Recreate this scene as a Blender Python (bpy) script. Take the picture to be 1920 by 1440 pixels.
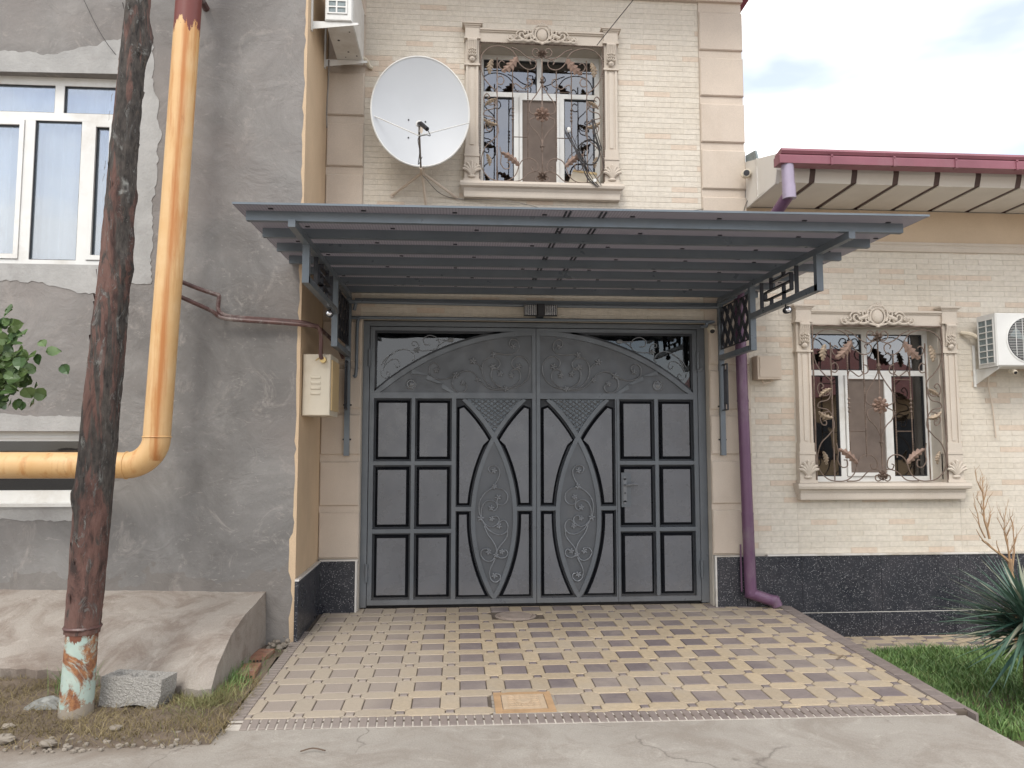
import bpy, math, random
from mathutils import Vector, Matrix
R = math.radians
sin, cos, pi = math.sin, math.cos, math.pi
scene = bpy.context.scene
for o in list(bpy.data.objects):
    bpy.data.objects.remove(o, do_unlink=True)
COL = scene.collection

# ------------------------------------------------------------------ camera
CAM = Vector((0, 0, 1.576))
yaw, pit = R(4.17), R(4.6)
fw = Vector((sin(yaw) * cos(pit), cos(yaw) * cos(pit), sin(pit)))
cd = bpy.data.cameras.new('camera')
cd.sensor_width = 36
cd.lens = 36 * 1400 / 1920
cd.clip_start = 0.05
cd.clip_end = 2000
cam = bpy.data.objects.new('camera', cd)
COL.objects.link(cam)
cam.location = CAM
cam.rotation_euler = fw.to_track_quat('-Z', 'Y').to_euler()
scene.camera = cam

# ------------------------------------------------------------------ sky, sun, exposure
SUN_EL, SUN_AZ = R(50), R(200)      # azimuth clockwise from +Y: behind the camera, a little to its left
w = bpy.data.worlds.new('World')
scene.world = w
w.use_nodes = True
nt = w.node_tree
nt.nodes.clear()
out = nt.nodes.new('ShaderNodeOutputWorld')
sky = nt.nodes.new('ShaderNodeTexSky')
sky.sky_type = 'NISHITA'
sky.sun_disc = False
sky.sun_elevation = SUN_EL
sky.sun_rotation = SUN_AZ
bg1 = nt.nodes.new('ShaderNodeBackground')
bg1.inputs[1].default_value = 0.15
nt.links.new(sky.outputs[0], bg1.inputs[0])
bg2 = nt.nodes.new('ShaderNodeBackground')      # overcast cloud sheet
bg2.inputs[0].default_value = (1.0, 0.985, 0.965, 1)
bg2.inputs[1].default_value = 1.3
tc = nt.nodes.new('ShaderNodeTexCoord')
mp = nt.nodes.new('ShaderNodeMapping')
mp.inputs['Scale'].default_value = (1.2, 1.2, 3.5)
mp.inputs['Location'].default_value = (0.3, 0.1, 0.45)
nz = nt.nodes.new('ShaderNodeTexNoise')
nz.inputs['Scale'].default_value = 1.6
nz.inputs['Detail'].default_value = 5
nz.inputs['Roughness'].default_value = 0.5
rp = nt.nodes.new('ShaderNodeValToRGB')
rp.color_ramp.elements[0].position = 0.38
rp.color_ramp.elements[0].color = (0.3, 0.3, 0.3, 1)
rp.color_ramp.elements[1].position = 0.57
rp.color_ramp.elements[1].color = (1, 1, 1, 1)
nt.links.new(tc.outputs['Generated'], mp.inputs[0])
nt.links.new(mp.outputs[0], nz.inputs[0])
nt.links.new(nz.outputs[0], rp.inputs[0])
mx = nt.nodes.new('ShaderNodeMixShader')
nt.links.new(rp.outputs[0], mx.inputs[0])
nt.links.new(bg1.outputs[0], mx.inputs[1])
nt.links.new(bg2.outputs[0], mx.inputs[2])
nt.links.new(mx.outputs[0], out.inputs[0])

sl = bpy.data.lights.new('sun', 'SUN')
sl.energy = 1.2
sl.angle = R(22)
sl.color = (1.0, 0.95, 0.88)
sun = bpy.data.objects.new('sun', sl)
COL.objects.link(sun)
sd = Vector((sin(SUN_AZ) * cos(SUN_EL), cos(SUN_AZ) * cos(SUN_EL), sin(SUN_EL)))
sun.rotation_euler = sd.to_track_quat('Z', 'Y').to_euler()
sun.location = (0, -5, 12)

scene.view_settings.view_transform = 'Standard'
scene.view_settings.look = 'None'
scene.view_settings.gamma = 1
scene.view_settings.use_curve_mapping = False
scene.view_settings.exposure = 0.6
scene.render.engine = 'CYCLES'
scene.cycles.max_bounces = 7
scene.cycles.transparent_max_bounces = 12

# ------------------------------------------------------------------ materials
MATS = {}
class NT:
    """small node helper: every texture is driven by the world position of the surface"""
    def __init__(s, name):
        s.m = bpy.data.materials.new(name)
        s.m.use_nodes = True
        s.t = s.m.node_tree
        s.b = s.t.nodes['Principled BSDF']
        s.pos = s.n('ShaderNodeNewGeometry').outputs['Position']
    def n(s, k): return s.t.nodes.new(k)
    def l(s, a, b): s.t.links.new(a, b)
    def coord(s, sc=(1, 1, 1), loc=(0, 0, 0), rot=(0, 0, 0)):
        m = s.n('ShaderNodeMapping')
        m.inputs['Scale'].default_value = sc
        m.inputs['Location'].default_value = loc
        m.inputs['Rotation'].default_value = rot
        s.l(s.pos, m.inputs[0])
        return m.outputs[0]
    def noise(s, scale, detail=4, rough=0.55, sc=(1, 1, 1), loc=(0, 0, 0), dist=0):
        n = s.n('ShaderNodeTexNoise')
        n.inputs['Scale'].default_value = scale
        n.inputs['Detail'].default_value = detail
        n.inputs['Roughness'].default_value = rough
        n.inputs['Distortion'].default_value = dist
        s.l(s.coord(sc, loc), n.inputs[0])
        return n.outputs[0]
    def vor(s, scale, sc=(1, 1, 1), feat='F1', out=0):
        n = s.n('ShaderNodeTexVoronoi')
        n.feature = feat
        n.inputs['Scale'].default_value = scale
        s.l(s.coord(sc), n.inputs[0])
        return n.outputs[out]
    def ramp(s, f, stops):
        r = s.n('ShaderNodeValToRGB')
        e = r.color_ramp.elements
        while len(e) < len(stops): e.new(0.5)
        for i, (p, c) in enumerate(stops):
            e[i].position = p
            e[i].color = (c, c, c, 1) if isinstance(c, (int, float)) else (*c, 1)
        s.l(f, r.inputs[0])
        return r.outputs[0]
    def mix(s, f, a, b, mode='MIX'):
        m = s.n('ShaderNodeMix')
        m.data_type = 'RGBA'
        m.blend_type = mode
        for v, k in ((f, 0), (a, 6), (b, 7)):
            if isinstance(v, (int, float)) and k == 0: m.inputs[0].default_value = v
            elif isinstance(v, (int, float)): m.inputs[k].default_value = (v, v, v, 1)
            elif isinstance(v, tuple): m.inputs[k].default_value = (*v, 1)
            else: s.l(v, m.inputs[k])
        return m.outputs[2]
    def math(s, op, a, b=0.0, c=None):
        m = s.n('ShaderNodeMath')
        m.operation = op
        for i, v in enumerate((a, b) if c is None else (a, b, c)):
            if isinstance(v, (int, float)): m.inputs[i].default_value = v
            else: s.l(v, m.inputs[i])
        return m.outputs[0]
    def axis(s, i):
        q = s.n('ShaderNodeSeparateXYZ')
        s.l(s.pos, q.inputs[0])
        return q.outputs[i]
    def col(s, c):
        if isinstance(c, tuple): s.b.inputs['Base Color'].default_value = (*c, 1)
        else: s.l(c, s.b.inputs['Base Color'])
    def rough(s, r):
        if isinstance(r, (int, float)): s.b.inputs['Roughness'].default_value = r
        else: s.l(r, s.b.inputs['Roughness'])
    def bump(s, h, strength=0.3, dist=0.01):
        b = s.n('ShaderNodeBump')
        b.inputs['Strength'].default_value = strength
        b.inputs['Distance'].default_value = dist
        s.l(h, b.inputs['Height'])
        prev = s.b.inputs['Normal']
        if prev.is_linked: s.l(prev.links[0].from_socket, b.inputs['Normal'])
        s.l(b.outputs[0], prev)
    def set(s, **k):
        for a, v in k.items(): s.b.inputs[a.replace('_', ' ')].default_value = v
        return s.m

def simple(name, c, rough=0.6, var=0.12, scale=6, bump=0.1, bscale=60, metal=0.0, dirt=None, rnd=None):
    t = NT(name)
    d = tuple(x * (1 - var) for x in c)
    u = tuple(min(1, x * (1 + var)) for x in c)
    k = t.ramp(t.noise(scale), [(0.3, d), (0.7, u)])
    if dirt:
        k = t.mix(t.ramp(t.noise(scale * 0.35, 6, 0.7, loc=(3, 1, 7)), [(0.5, 0.0), (0.68, 1.0)]), k, dirt)
    if rnd:
        if rnd[0] == 'obj': rr = t.n('ShaderNodeObjectInfo').outputs['Random']
        else: rr = t.n('ShaderNodeNewGeometry').outputs['Random Per Island']
        k = t.mix(1.0, k, t.ramp(rr, [(0, 1 - rnd[1]), (1, 1.0)]), 'MULTIPLY')
    t.col(k)
    t.rough(rough)
    if bump: t.bump(t.noise(bscale, 5, 0.6), bump, 0.01)
    return t.set(Metallic=metal)

def brick_mat(name, c, kind):
    t = NT(name)
    rr = t.n('ShaderNodeObjectInfo').outputs['Random'] if kind == 'obj' else t.n('ShaderNodeNewGeometry').outputs['Random Per Island']
    k = t.ramp(t.noise(26, 5, 0.6), [(0.35, tuple(x * 0.93 for x in c)), (0.65, tuple(min(1, x * 1.05) for x in c))])
    k = t.mix(1.0, k, t.ramp(rr, [(0, (0.95, 0.94, 0.925)), (0.45, (0.985, 0.98, 0.975)), (1, (1.0, 1.0, 1.0))]), 'MULTIPLY')
    soot = t.ramp(t.noise(0.9, 5, 0.6, sc=(1, 1, 0.6)), [(0.35, (0.93, 0.92, 0.9)), (0.65, (1, 1, 1))])
    t.col(t.mix(1.0, k, soot, 'MULTIPLY'))
    t.rough(0.75)
    t.bump(t.noise(90, 6, 0.75), 0.5, 0.006)
    t.bump(t.vor(70, (1, 1, 1.6)), 0.25, 0.006)
    return t.m
CREAM, PINK = (0.66, 0.61, 0.53), (0.63, 0.53, 0.435)
m_brick = brick_mat('cream_brick', CREAM, 'obj')
m_brick_p = brick_mat('pink_brick', PINK, 'obj')
m_brick_s = brick_mat('cream_brick_mass', CREAM, 'isl')
m_brick_ps = brick_mat('pink_brick_mass', PINK, 'isl')
m_joint = simple('joint_mortar', (0.54, 0.495, 0.43), 0.9, 0.1)
def stone_mat(name, c, stain=(0.46, 0.36, 0.27), b=0.35):
    t = NT(name)
    k = t.ramp(t.noise(3, 6, 0.6), [(0.3, tuple(x * 0.93 for x in c)), (0.7, tuple(x * 1.04 for x in c))])
    k = t.mix(t.ramp(t.noise(1.3, 5, 0.65, sc=(1, 1, 0.35), loc=(5, 2, 1)), [(0.52, 0.0), (0.75, 0.45)]), k, stain)
    k = t.mix(0.5, k, t.ramp(t.noise(180, 3, 0.6), [(0.3, 0.75), (0.7, 1.1)]), 'MULTIPLY')
    t.col(k); t.rough(0.85)
    t.bump(t.noise(140, 5, 0.7), b, 0.004)
    return t.m
m_pilaster = stone_mat('beige_block_stone', (0.58, 0.5, 0.42))
m_trim = stone_mat('carved_cream_stone', (0.58, 0.515, 0.44), (0.46, 0.37, 0.29), 0.2)
m_plaster = stone_mat('peach_plaster', (0.55, 0.43, 0.31), (0.48, 0.36, 0.24), 0.15)

def terrazzo():
    t = NT('black_terrazzo')
    v = t.n('ShaderNodeTexVoronoi'); v.inputs['Scale'].default_value = 85
    t.l(t.coord(), v.inputs[0])
    rr = t.n('ShaderNodeSeparateColor'); t.l(v.outputs['Color'], rr.inputs[0])
    f = t.math('MULTIPLY', t.ramp(rr.outputs[0], [(0.5, 0.0), (0.95, 1.0)]), t.ramp(v.outputs[0], [(0.28, 1.0), (0.42, 0.0)]))
    f2 = t.ramp(t.noise(230, 3, 0.6), [(0.56, 0.0), (0.68, 0.5)])
    k = t.mix(f2, (0.018, 0.02, 0.028), (0.14, 0.145, 0.16))
    k = t.mix(f, k, (0.3, 0.3, 0.31))
    k = t.mix(t.ramp(t.noise(2.2, 6, 0.7), [(0.45, 0.0), (0.8, 0.35)]), k, (0.12, 0.11, 0.12))
    t.col(k); t.rough(t.ramp(t.noise(3, 5), [(0.3, 0.22), (0.7, 0.4)]))
    return t.m
m_terr = terrazzo()
m_white_trim = simple('white_metal_strip', (0.62, 0.6, 0.57), 0.4, 0.05, dirt=(0.4, 0.36, 0.3))

def grey_render():
    t = NT('grey_cement_render')
    k = t.ramp(t.noise(0.8, 9, 0.68, dist=0.8), [(0.32, (0.145, 0.138, 0.132)), (0.5, (0.21, 0.202, 0.194)), (0.68, (0.305, 0.295, 0.283))])
    k = t.mix(t.ramp(t.noise(2.8, 8, 0.75, loc=(4, 9, 2), dist=1.2), [(0.56, 0.0), (0.68, 0.75)]), k, (0.36, 0.335, 0.31))
    k = t.mix(t.ramp(t.noise(7, 9, 0.8, loc=(1, 3, 2), sc=(1, 1, 2.2), dist=2), [(0.58, 0.0), (0.66, 0.7)]), k, (0.39, 0.365, 0.34))
    k = t.mix(t.ramp(t.noise(0.7, 4, 0.6, loc=(8, 3, 1)), [(0.45, 0.0), (0.65, 0.55)]), k, (0.245, 0.218, 0.203))
    low = t.math('LESS_THAN', t.math('ADD', t.axis(2), t.math('MULTIPLY', t.noise(3, 4), 0.7)), 0.88)
    k = t.mix(t.math('MULTIPLY', low, 0.35), k, (0.16, 0.135, 0.115))
    k = t.mix(t.ramp(t.vor(26), [(0.03, 0.75), (0.07, 0.0)]), k, (0.1, 0.09, 0.085))
    t.col(k); t.rough(0.92)
    t.bump(t.noise(40, 8, 0.7), 0.35, 0.01)
    t.bump(t.noise(3.5, 7, 0.6, dist=1), 0.8, 0.025)
    return t.m
m_grey = grey_render()
m_patch = simple('fresh_light_cement', (0.37, 0.365, 0.355), 0.9, 0.14, 5, 0.5, 45, dirt=(0.27, 0.255, 0.245))
m_yellowwall = stone_mat('ochre_side_paint', (0.60, 0.45, 0.30), (0.42, 0.31, 0.22), 0.2)

def metal_paint(name, c, r=0.42, dust=0.25):
    t = NT(name)
    k = t.ramp(t.noise(2.5, 5, 0.6), [(0.3, tuple(x * 0.88 for x in c)), (0.7, tuple(x * 1.12 for x in c))])
    k = t.mix(t.ramp(t.noise(5, 8, 0.75, sc=(1, 1, 0.5)), [(0.5, 0.0), (0.8, dust)]), k, (0.3, 0.28, 0.26))
    if 'gate' in name:
        lo = t.n('ShaderNodeMapRange'); lo.inputs[1].default_value = 0.42; lo.inputs[2].default_value = 0.0; lo.inputs[4].default_value = 0.4
        t.l(t.math('ADD', t.axis(2), t.math('MULTIPLY', t.noise(14, 7, 0.7), 0.3)), lo.inputs[0])
        k = t.mix(lo.outputs[0], k, (0.26, 0.23, 0.2))
    t.col(k); t.rough(t.ramp(t.noise(9, 6), [(0.3, r - 0.07), (0.7, r + 0.1)]))
    t.bump(t.noise(260, 2), 0.04, 0.002)
    t.set(Metallic=0.15)
    return t.m
m_gate = metal_paint('slate_gate_paint', (0.125, 0.14, 0.158), 0.33, 0.16)
m_gate_s = metal_paint('slate_gate_paint_shaded_sheet', (0.098, 0.107, 0.12), 0.36, 0.14)  # same paint as the bars, darkened behind scrolls; shade put into the colour
m_gate_p = metal_paint('slate_gate_panel_paint', (0.142, 0.149, 0.166), 0.28, 0.14)
m_bevel_dark = metal_paint('near_black_bevel', (0.013, 0.014, 0.018), 0.3, 0.05)  # near-black colour for the bevelled sides of the raised panels
m_gate_d = metal_paint('slate_gate_paint_shaded', (0.03, 0.034, 0.042), 0.5, 0.05)  # gate paint darkened for recessed parts and gaps; their shade is in the colour
m_orn = metal_paint('slate_ornament_paint_lit', (0.2, 0.212, 0.23), 0.28, 0.08)  # same paint lightened for scrolls and fittings; light put into the colour
m_steel = metal_paint('slate_canopy_paint', (0.14, 0.166, 0.192), 0.33, 0.14)
m_steel_d = metal_paint('slate_fret_paint', (0.02, 0.022, 0.03), 0.45)

def poly_sheet():
    t = NT('smoked_ribbed_polycarbonate')
    wv = t.n('ShaderNodeTexWave'); wv.inputs['Scale'].default_value = 16
    t.l(t.coord(), wv.inputs[0])
    k = t.ramp(wv.outputs[1], [(0.2, (0.07, 0.066, 0.075)), (0.8, (0.25, 0.235, 0.245))])
    k = t.mix(t.ramp(t.noise(2.0, 6, 0.7), [(0.4, 0.0), (0.75, 0.6)]), k, (0.06, 0.058, 0.07))
    t.col(k); t.rough(0.28)
    t.bump(wv.outputs[1], 0.3, 0.004)
    tr = t.n('ShaderNodeBsdfTranslucent'); tr.inputs[0].default_value = (0.52, 0.49, 0.51, 1)
    mx = t.n('ShaderNodeMixShader'); mx.inputs[0].default_value = 0.42
    o = t.t.nodes['Material Output']
    t.l(t.b.outputs[0], mx.inputs[1]); t.l(tr.outputs[0], mx.inputs[2]); t.l(mx.outputs[0], o.inputs[0])
    return t.m
m_poly = poly_sheet()

def glass_mat(name, tint, refl=0.32, op=0.0):
    m = bpy.data.materials.new(name); m.use_nodes = True
    t = m.node_tree; t.nodes.clear()
    o = t.nodes.new('ShaderNodeOutputMaterial')
    g = t.nodes.new('ShaderNodeBsdfGlossy'); g.inputs['Roughness'].default_value = 0.015
    g.inputs[0].default_value = (0.92, 0.95, 1, 1)
    tr = t.nodes.new('ShaderNodeBsdfTransparent'); tr.inputs[0].default_value = (*tint, 1)
    fr = t.nodes.new('ShaderNodeFresnel'); fr.inputs[0].default_value = 1.5
    ad = t.nodes.new('ShaderNodeMath'); ad.operation = 'ADD'; ad.use_clamp = True
    ad.inputs[1].default_value = refl
    mx = t.nodes.new('ShaderNodeMixShader')
    nz = t.nodes.new('ShaderNodeTexNoise'); nz.inputs['Scale'].default_value = 1.8
    ge = t.nodes.new('ShaderNodeNewGeometry'); t.links.new(ge.outputs['Position'], nz.inputs[0])
    bp = t.nodes.new('ShaderNodeBump'); bp.inputs['Strength'].default_value = 0.06; bp.inputs['Distance'].default_value = 0.05
    t.links.new(nz.outputs[0], bp.inputs['Height']); t.links.new(bp.outputs[0], g.inputs['Normal'])
    t.links.new(fr.outputs[0], ad.inputs[0]); t.links.new(ad.outputs[0], mx.inputs[0])
    t.links.new(tr.outputs[0], mx.inputs[1]); t.links.new(g.outputs[0], mx.inputs[2])
    t.links.new(mx.outputs[0], o.inputs[0])
    return m
m_glass = glass_mat('window_glass', (0.9, 0.93, 0.95), 0.16)
m_glass_dark = glass_mat('tinted_window_glass', (0.4, 0.38, 0.38), 0.14)
m_glass_gate = glass_mat('dark_transom_glass', (0.3, 0.32, 0.33), 0.025)
m_glass_base = glass_mat('dusty_basement_glass', (0.35, 0.33, 0.32), 0.02)
m_pvc = simple('white_pvc', (0.72, 0.72, 0.70), 0.35, 0.04, dirt=(0.6, 0.58, 0.54), bump=0.0)
m_curtain = simple('sheer_white_curtain', (0.78, 0.8, 0.82), 0.9, 0.05, 4)
m_net = simple('brown_mosquito_net', (0.16, 0.125, 0.105), 0.8, 0.12, 10, 0.3, 300)
m_room = simple('dark_room_wall', (0.05, 0.045, 0.045), 0.9, 0.2)
m_iron = simple('brown_wrought_iron', (0.17, 0.125, 0.1), 0.5, 0.25, 30, 0.2, 200, metal=0.4)
m_copper = simple('copper_brown_leaf', (0.23, 0.155, 0.12), 0.5, 0.25, 30, 0.3, 150, metal=0.3)
m_gold = simple('pale_gold_leaf', (0.3, 0.235, 0.17), 0.45, 0.3, 30, 0.2, 150, metal=0.3)
m_maroon = metal_paint('maroon_gutter_paint', (0.24, 0.085, 0.11), 0.42, 0.2)
m_purple = metal_paint('purple_downpipe_paint', (0.14, 0.07, 0.13), 0.4, 0.4)
m_purple_l = metal_paint('faded_lilac_paint', (0.34, 0.29, 0.38), 0.4, 0.25)
m_soffit = simple('white_soffit_panel', (0.68, 0.65, 0.6), 0.5, 0.05, 2, 0.0, dirt=(0.58, 0.55, 0.5))
m_brown = simple('dark_brown_strip', (0.09, 0.055, 0.05), 0.6)
m_white = simple('white_painted_metal', (0.66, 0.66, 0.64), 0.4, 0.05, 5, 0.05, dirt=(0.5, 0.48, 0.44))
m_dish = simple('pale_grey_dish_paint', (0.49, 0.51, 0.535), 0.45, 0.03, 2, 0.0)
m_black = simple('black_plastic', (0.018, 0.018, 0.022), 0.4, 0.2)
m_dark = simple('dark_opening', (0.03, 0.032, 0.035), 0.6, 0.3)
m_fin = simple('aluminium_fins', (0.16, 0.2, 0.21), 0.4, 0.3, 40)
m_cream = simple('cream_painted_box', (0.62, 0.56, 0.45), 0.45, 0.06, 4, 0.05, dirt=(0.5, 0.42, 0.3))
m_cream_y = simple('yellowed_box_side', (0.62, 0.46, 0.24), 0.45, 0.08, 4, 0.05)
m_beige_box = simple('beige_painted_box', (0.56, 0.47, 0.38), 0.5, 0.05, 4, 0.05)
m_brownpipe = simple('red_brown_pipe_paint', (0.1, 0.05, 0.045), 0.45, 0.3, 12, 0.2, 60, dirt=(0.3, 0.27, 0.25))
m_brass = simple('brass_fitting', (0.45, 0.33, 0.15), 0.35, 0.2, metal=0.8)
m_chrome = simple('chrome_lamp', (0.7, 0.7, 0.72), 0.15, 0.05, metal=1.0)
m_blackwire = simple('black_cable', (0.025, 0.022, 0.022), 0.6)
m_greywire = simple('grey_cable', (0.2, 0.18, 0.16), 0.6)

def yellow_pipe():
    t = NT('yellow_pipe_paint')
    k = t.ramp(t.noise(4, 4), [(0.3, (0.64, 0.385, 0.16)), (0.7, (0.7, 0.48, 0.25))])
    # rust runs down the front of the pipe
    f = t.ramp(t.noise(5.5, 8, 0.7, sc=(1.4, 1.4, 0.13), loc=(0.15, 0, 0)), [(0.52, 0.0), (0.64, 0.7)])
    k = t.mix(f, k, (0.5, 0.21, 0.055))
    dx = t.math('SUBTRACT', t.axis(0), t.math('ADD', t.math('MULTIPLY', t.axis(2), 0.0355), -2.318))
    g = t.math('SUBTRACT', 1.0, t.math('MULTIPLY', t.math('ABSOLUTE', dx), 26.0))
    g = t.math('ADD', g, t.math('MULTIPLY', t.math('SUBTRACT', t.noise(9, 8, 0.75, sc=(3, 3, 0.12), loc=(1, 0, 2)), 0.5), 2.6))
    g = t.math('MULTIPLY', t.ramp(g, [(0.0, 0.0), (1.0, 0.85)]), t.math('GREATER_THAN', t.axis(2), 1.45))
    k = t.mix(g, k, (0.46, 0.16, 0.035))
    f = t.ramp(t.noise(14, 8, 0.75, sc=(1, 1, 0.12), loc=(2, 5, 1)), [(0.6, 0.0), (0.72, 0.6)])
    k = t.mix(f, k, (0.3, 0.1, 0.03))
    f = t.math('GREATER_THAN', t.math('ADD', t.axis(2), t.math('MULTIPLY', t.noise(18, 5, 0.7, sc=(1, 1, 0.25)), 0.55)), 5.16)
    k = t.mix(f, k, (0.16, 0.04, 0.032))
    t.col(k); t.rough(0.45)
    t.bump(t.noise(60, 4), 0.1, 0.004)
    return t.m
m_yellow = yellow_pipe()

def pole_wood():
    t = NT('peeling_painted_timber')
    n = t.noise(7, 9, 0.72, sc=(1, 1, 0.3), dist=0.8)
    k = t.ramp(n, [(0.38, (0.05, 0.03, 0.026)), (0.5, (0.175, 0.092, 0.075)), (0.7, (0.24, 0.14, 0.115))])
    f = t.ramp(t.noise(3.0, 9, 0.7, sc=(1.6, 1.6, 0.28), loc=(3.3, 1, 0.4), dist=1.0), [(0.5, 0.0), (0.54, 1.0)])
    k = t.mix(f, k, t.ramp(t.noise(30, 6, 0.7, sc=(1, 1, 0.4)), [(0.3, (0.015, 0.013, 0.013)), (0.75, (0.14, 0.12, 0.105))]))
    f = t.ramp(t.noise(8, 9, 0.78, sc=(1.3, 1.3, 0.5), loc=(7, 2, 3), dist=1.5), [(0.55, 0.0), (0.62, 0.9)])
    k = t.mix(f, k, t.ramp(t.noise(20, 5), [(0.4, (0.2, 0.19, 0.18)), (0.7, (0.42, 0.43, 0.4))]))
    t.col(k); t.rough(0.85)
    t.bump(t.noise(34, 9, 0.75, sc=(1, 1, 0.14)), 1.0, 0.035)
    t.bump(f, 0.7, 0.012)
    return t.m
m_pole = pole_wood()

def stub_paint():
    t = NT('rusting_turquoise_paint')
    k = t.ramp(t.noise(12, 5), [(0.3, (0.34, 0.45, 0.41)), (0.7, (0.44, 0.52, 0.46))])
    f = t.ramp(t.noise(5, 9, 0.72, loc=(1.7, 0.4, 0.35), dist=1.2), [(0.46, 0.0), (0.54, 1.0)])
    k = t.mix(f, k, t.ramp(t.noise(28, 6, 0.7), [(0.35, (0.14, 0.05, 0.03)), (0.7, (0.42, 0.2, 0.08))]))
    f = t.math('GREATER_THAN', t.math('ADD', t.axis(2), t.math('MULTIPLY', t.noise(22, 6, 0.7, sc=(1, 1, 0.3)), 0.22)), 0.53)
    k = t.mix(f, k, (0.16, 0.055, 0.03))
    f = t.math('LESS_THAN', t.math('ADD', t.axis(2), t.math('MULTIPLY', t.noise(16, 6, 0.7), 0.16)), 0.1)
    k = t.mix(f, k, (0.3, 0.26, 0.21))
    t.col(k); t.rough(0.6); t.bump(f, 0.4, 0.004); t.bump(t.noise(50, 6), 0.3, 0.005)
    return t.m
m_stub = stub_paint()

def concrete(name, a, b, stain, crack=True):
    t = NT(name)
    k = t.ramp(t.noise(1.4, 8, 0.62, dist=0.5), [(0.3, a), (0.7, b)])
    k = t.mix(t.ramp(t.noise(2.1, 8, 0.7, loc=(4, 7, 0), dist=1.2), [(0.46, 0.0), (0.62, 0.75)]), k, stain)
    k = t.mix(t.ramp(t.noise(6, 8, 0.75, loc=(1, 2, 0), dist=1), [(0.55, 0.0), (0.68, 0.5)]), k, tuple(min(1, x * 1.25) for x in b))
    k = t.mix(0.6, k, t.ramp(t.noise(110, 5, 0.75), [(0.3, 0.7), (0.7, 1.2)]), 'MULTIPLY')
    if name.startswith('worn'):
        f = t.n('ShaderNodeMapRange'); f.inputs[1].default_value = 4.38; f.inputs[2].default_value = 4.62
        t.l(t.math('ADD', t.axis(1), t.math('MULTIPLY', t.noise(2.2, 8, 0.7), 0.5)), f.inputs[0])
        g_ = t.n('ShaderNodeMapRange'); g_.inputs[1].default_value = -1.0; g_.inputs[2].default_value = -1.5
        t.l(t.math('ADD', t.axis(0), t.math('MULTIPLY', t.noise(3, 5), 0.4)), g_.inputs[0])
        k = t.mix(t.math('MULTIPLY', f.outputs[0], g_.outputs[0]), k, (0.19, 0.15, 0.115))
    if crack:
        wpos = t.n('ShaderNodeMix'); wpos.data_type = 'VECTOR'
        v = t.n('ShaderNodeTexVoronoi'); v.feature = 'DISTANCE_TO_EDGE'; v.inputs['Scale'].default_value = 0.55
        nn = t.n('ShaderNodeTexNoise'); nn.inputs['Scale'].default_value = 3; nn.inputs['Detail'].default_value = 8
        t.l(t.pos, nn.inputs[0])
        va = t.n('ShaderNodeVectorMath'); va.operation = 'MULTIPLY_ADD'
        t.l(nn.outputs['Color'], va.inputs[0]); va.inputs[1].default_value = (0.7, 0.7, 0); t.l(t.pos, va.inputs[2])
        t.l(va.outputs[0], v.inputs[0])
        f = t.ramp(v.outputs[0], [(0.0, 0.65), (0.006, 0.0)])
        f = t.math('MULTIPLY', f, t.ramp(t.noise(1.1, 3, loc=(9, 0, 0)), [(0.5, 0.0), (0.58, 1.0)]))
        k = t.mix(f, k, (0.12, 0.1, 0.085))
    t.col(k); t.rough(0.9)
    t.bump(t.noise(70, 8, 0.75), 0.5, 0.008)
    t.bump(t.noise(5, 7, 0.65), 0.5, 0.02)
    return t.m
m_road = concrete('worn_street_concrete', (0.31, 0.28, 0.245), (0.38, 0.35, 0.31), (0.27, 0.235, 0.2))
m_apron = concrete('stained_ramp_concrete', (0.29, 0.25, 0.215), (0.37, 0.335, 0.295), (0.2, 0.155, 0.125), False)
m_soil = concrete('dry_soil', (0.14, 0.105, 0.08), (0.21, 0.165, 0.125), (0.1, 0.075, 0.055), False)
m_block = simple('cinder_block_concrete', (0.34, 0.325, 0.30), 0.95, 0.35, 120, 0.7, 170)
m_hollow = simple('red_clay', (0.3, 0.15, 0.1), 0.85, 0.3, 14, 0.4, 60, dirt=(0.33, 0.27, 0.22))
m_mansq = simple('ochre_cast_cover', (0.47, 0.36, 0.25), 0.75, 0.12, 12, 0.3, 120)
m_mansq2 = simple('ochre_cover_frame', (0.42, 0.27, 0.15), 0.75, 0.15, 12, 0.3, 120)
m_manr = simple('dusty_round_cover', (0.33, 0.27, 0.23), 0.85, 0.15, 12, 0.5, 60)

def tile_mat(name, c, dustc=(0.42, 0.36, 0.3)):
    t = NT(name)
    rr = t.n('ShaderNodeObjectInfo').outputs['Random']
    k = t.ramp(t.noise(30, 6, 0.6), [(0.3, tuple(x * 0.88 for x in c)), (0.7, tuple(x * 1.1 for x in c))])
    k = t.mix(1.0, k, t.ramp(rr, [(0, (0.84, 0.83, 0.83)), (0.5, (0.95, 0.94, 0.92)), (1, (1.06, 1.04, 1.0))]), 'MULTIPLY')
    d = t.ramp(t.noise(0.9, 7, 0.65, loc=(2, 5, 0), dist=0.6), [(0.42, 0.05), (0.66, 0.6)])
    edge = t.ramp(t.math('ADD', t.axis(0), t.math('MULTIPLY', t.noise(1.5, 5), 1.2)), [(0.0, 0.65), (0.9, 0.0)])
    k = t.mix(t.math('MAXIMUM', d, edge), k, dustc)
    k = t.mix(0.55, k, t.ramp(t.noise(240, 4, 0.7), [(0.3, 0.7), (0.7, 1.2)]), 'MULTIPLY')
    t.col(k); t.rough(0.8)
    t.bump(t.noise(150, 5, 0.7), 0.3, 0.004)
    return t.m
m_tdark = tile_mat('grey_paving_concrete', (0.17, 0.142, 0.15))
m_tlight = tile_mat('sand_paving_concrete', (0.45, 0.365, 0.255), (0.39, 0.345, 0.295))
m_border = tile_mat('brown_border_concrete', (0.2, 0.165, 0.155), (0.3, 0.26, 0.23))
m_mortar = simple('pale_border_mortar', (0.5, 0.46, 0.41), 0.95, 0.15, 20, 0.4, 90)
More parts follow.
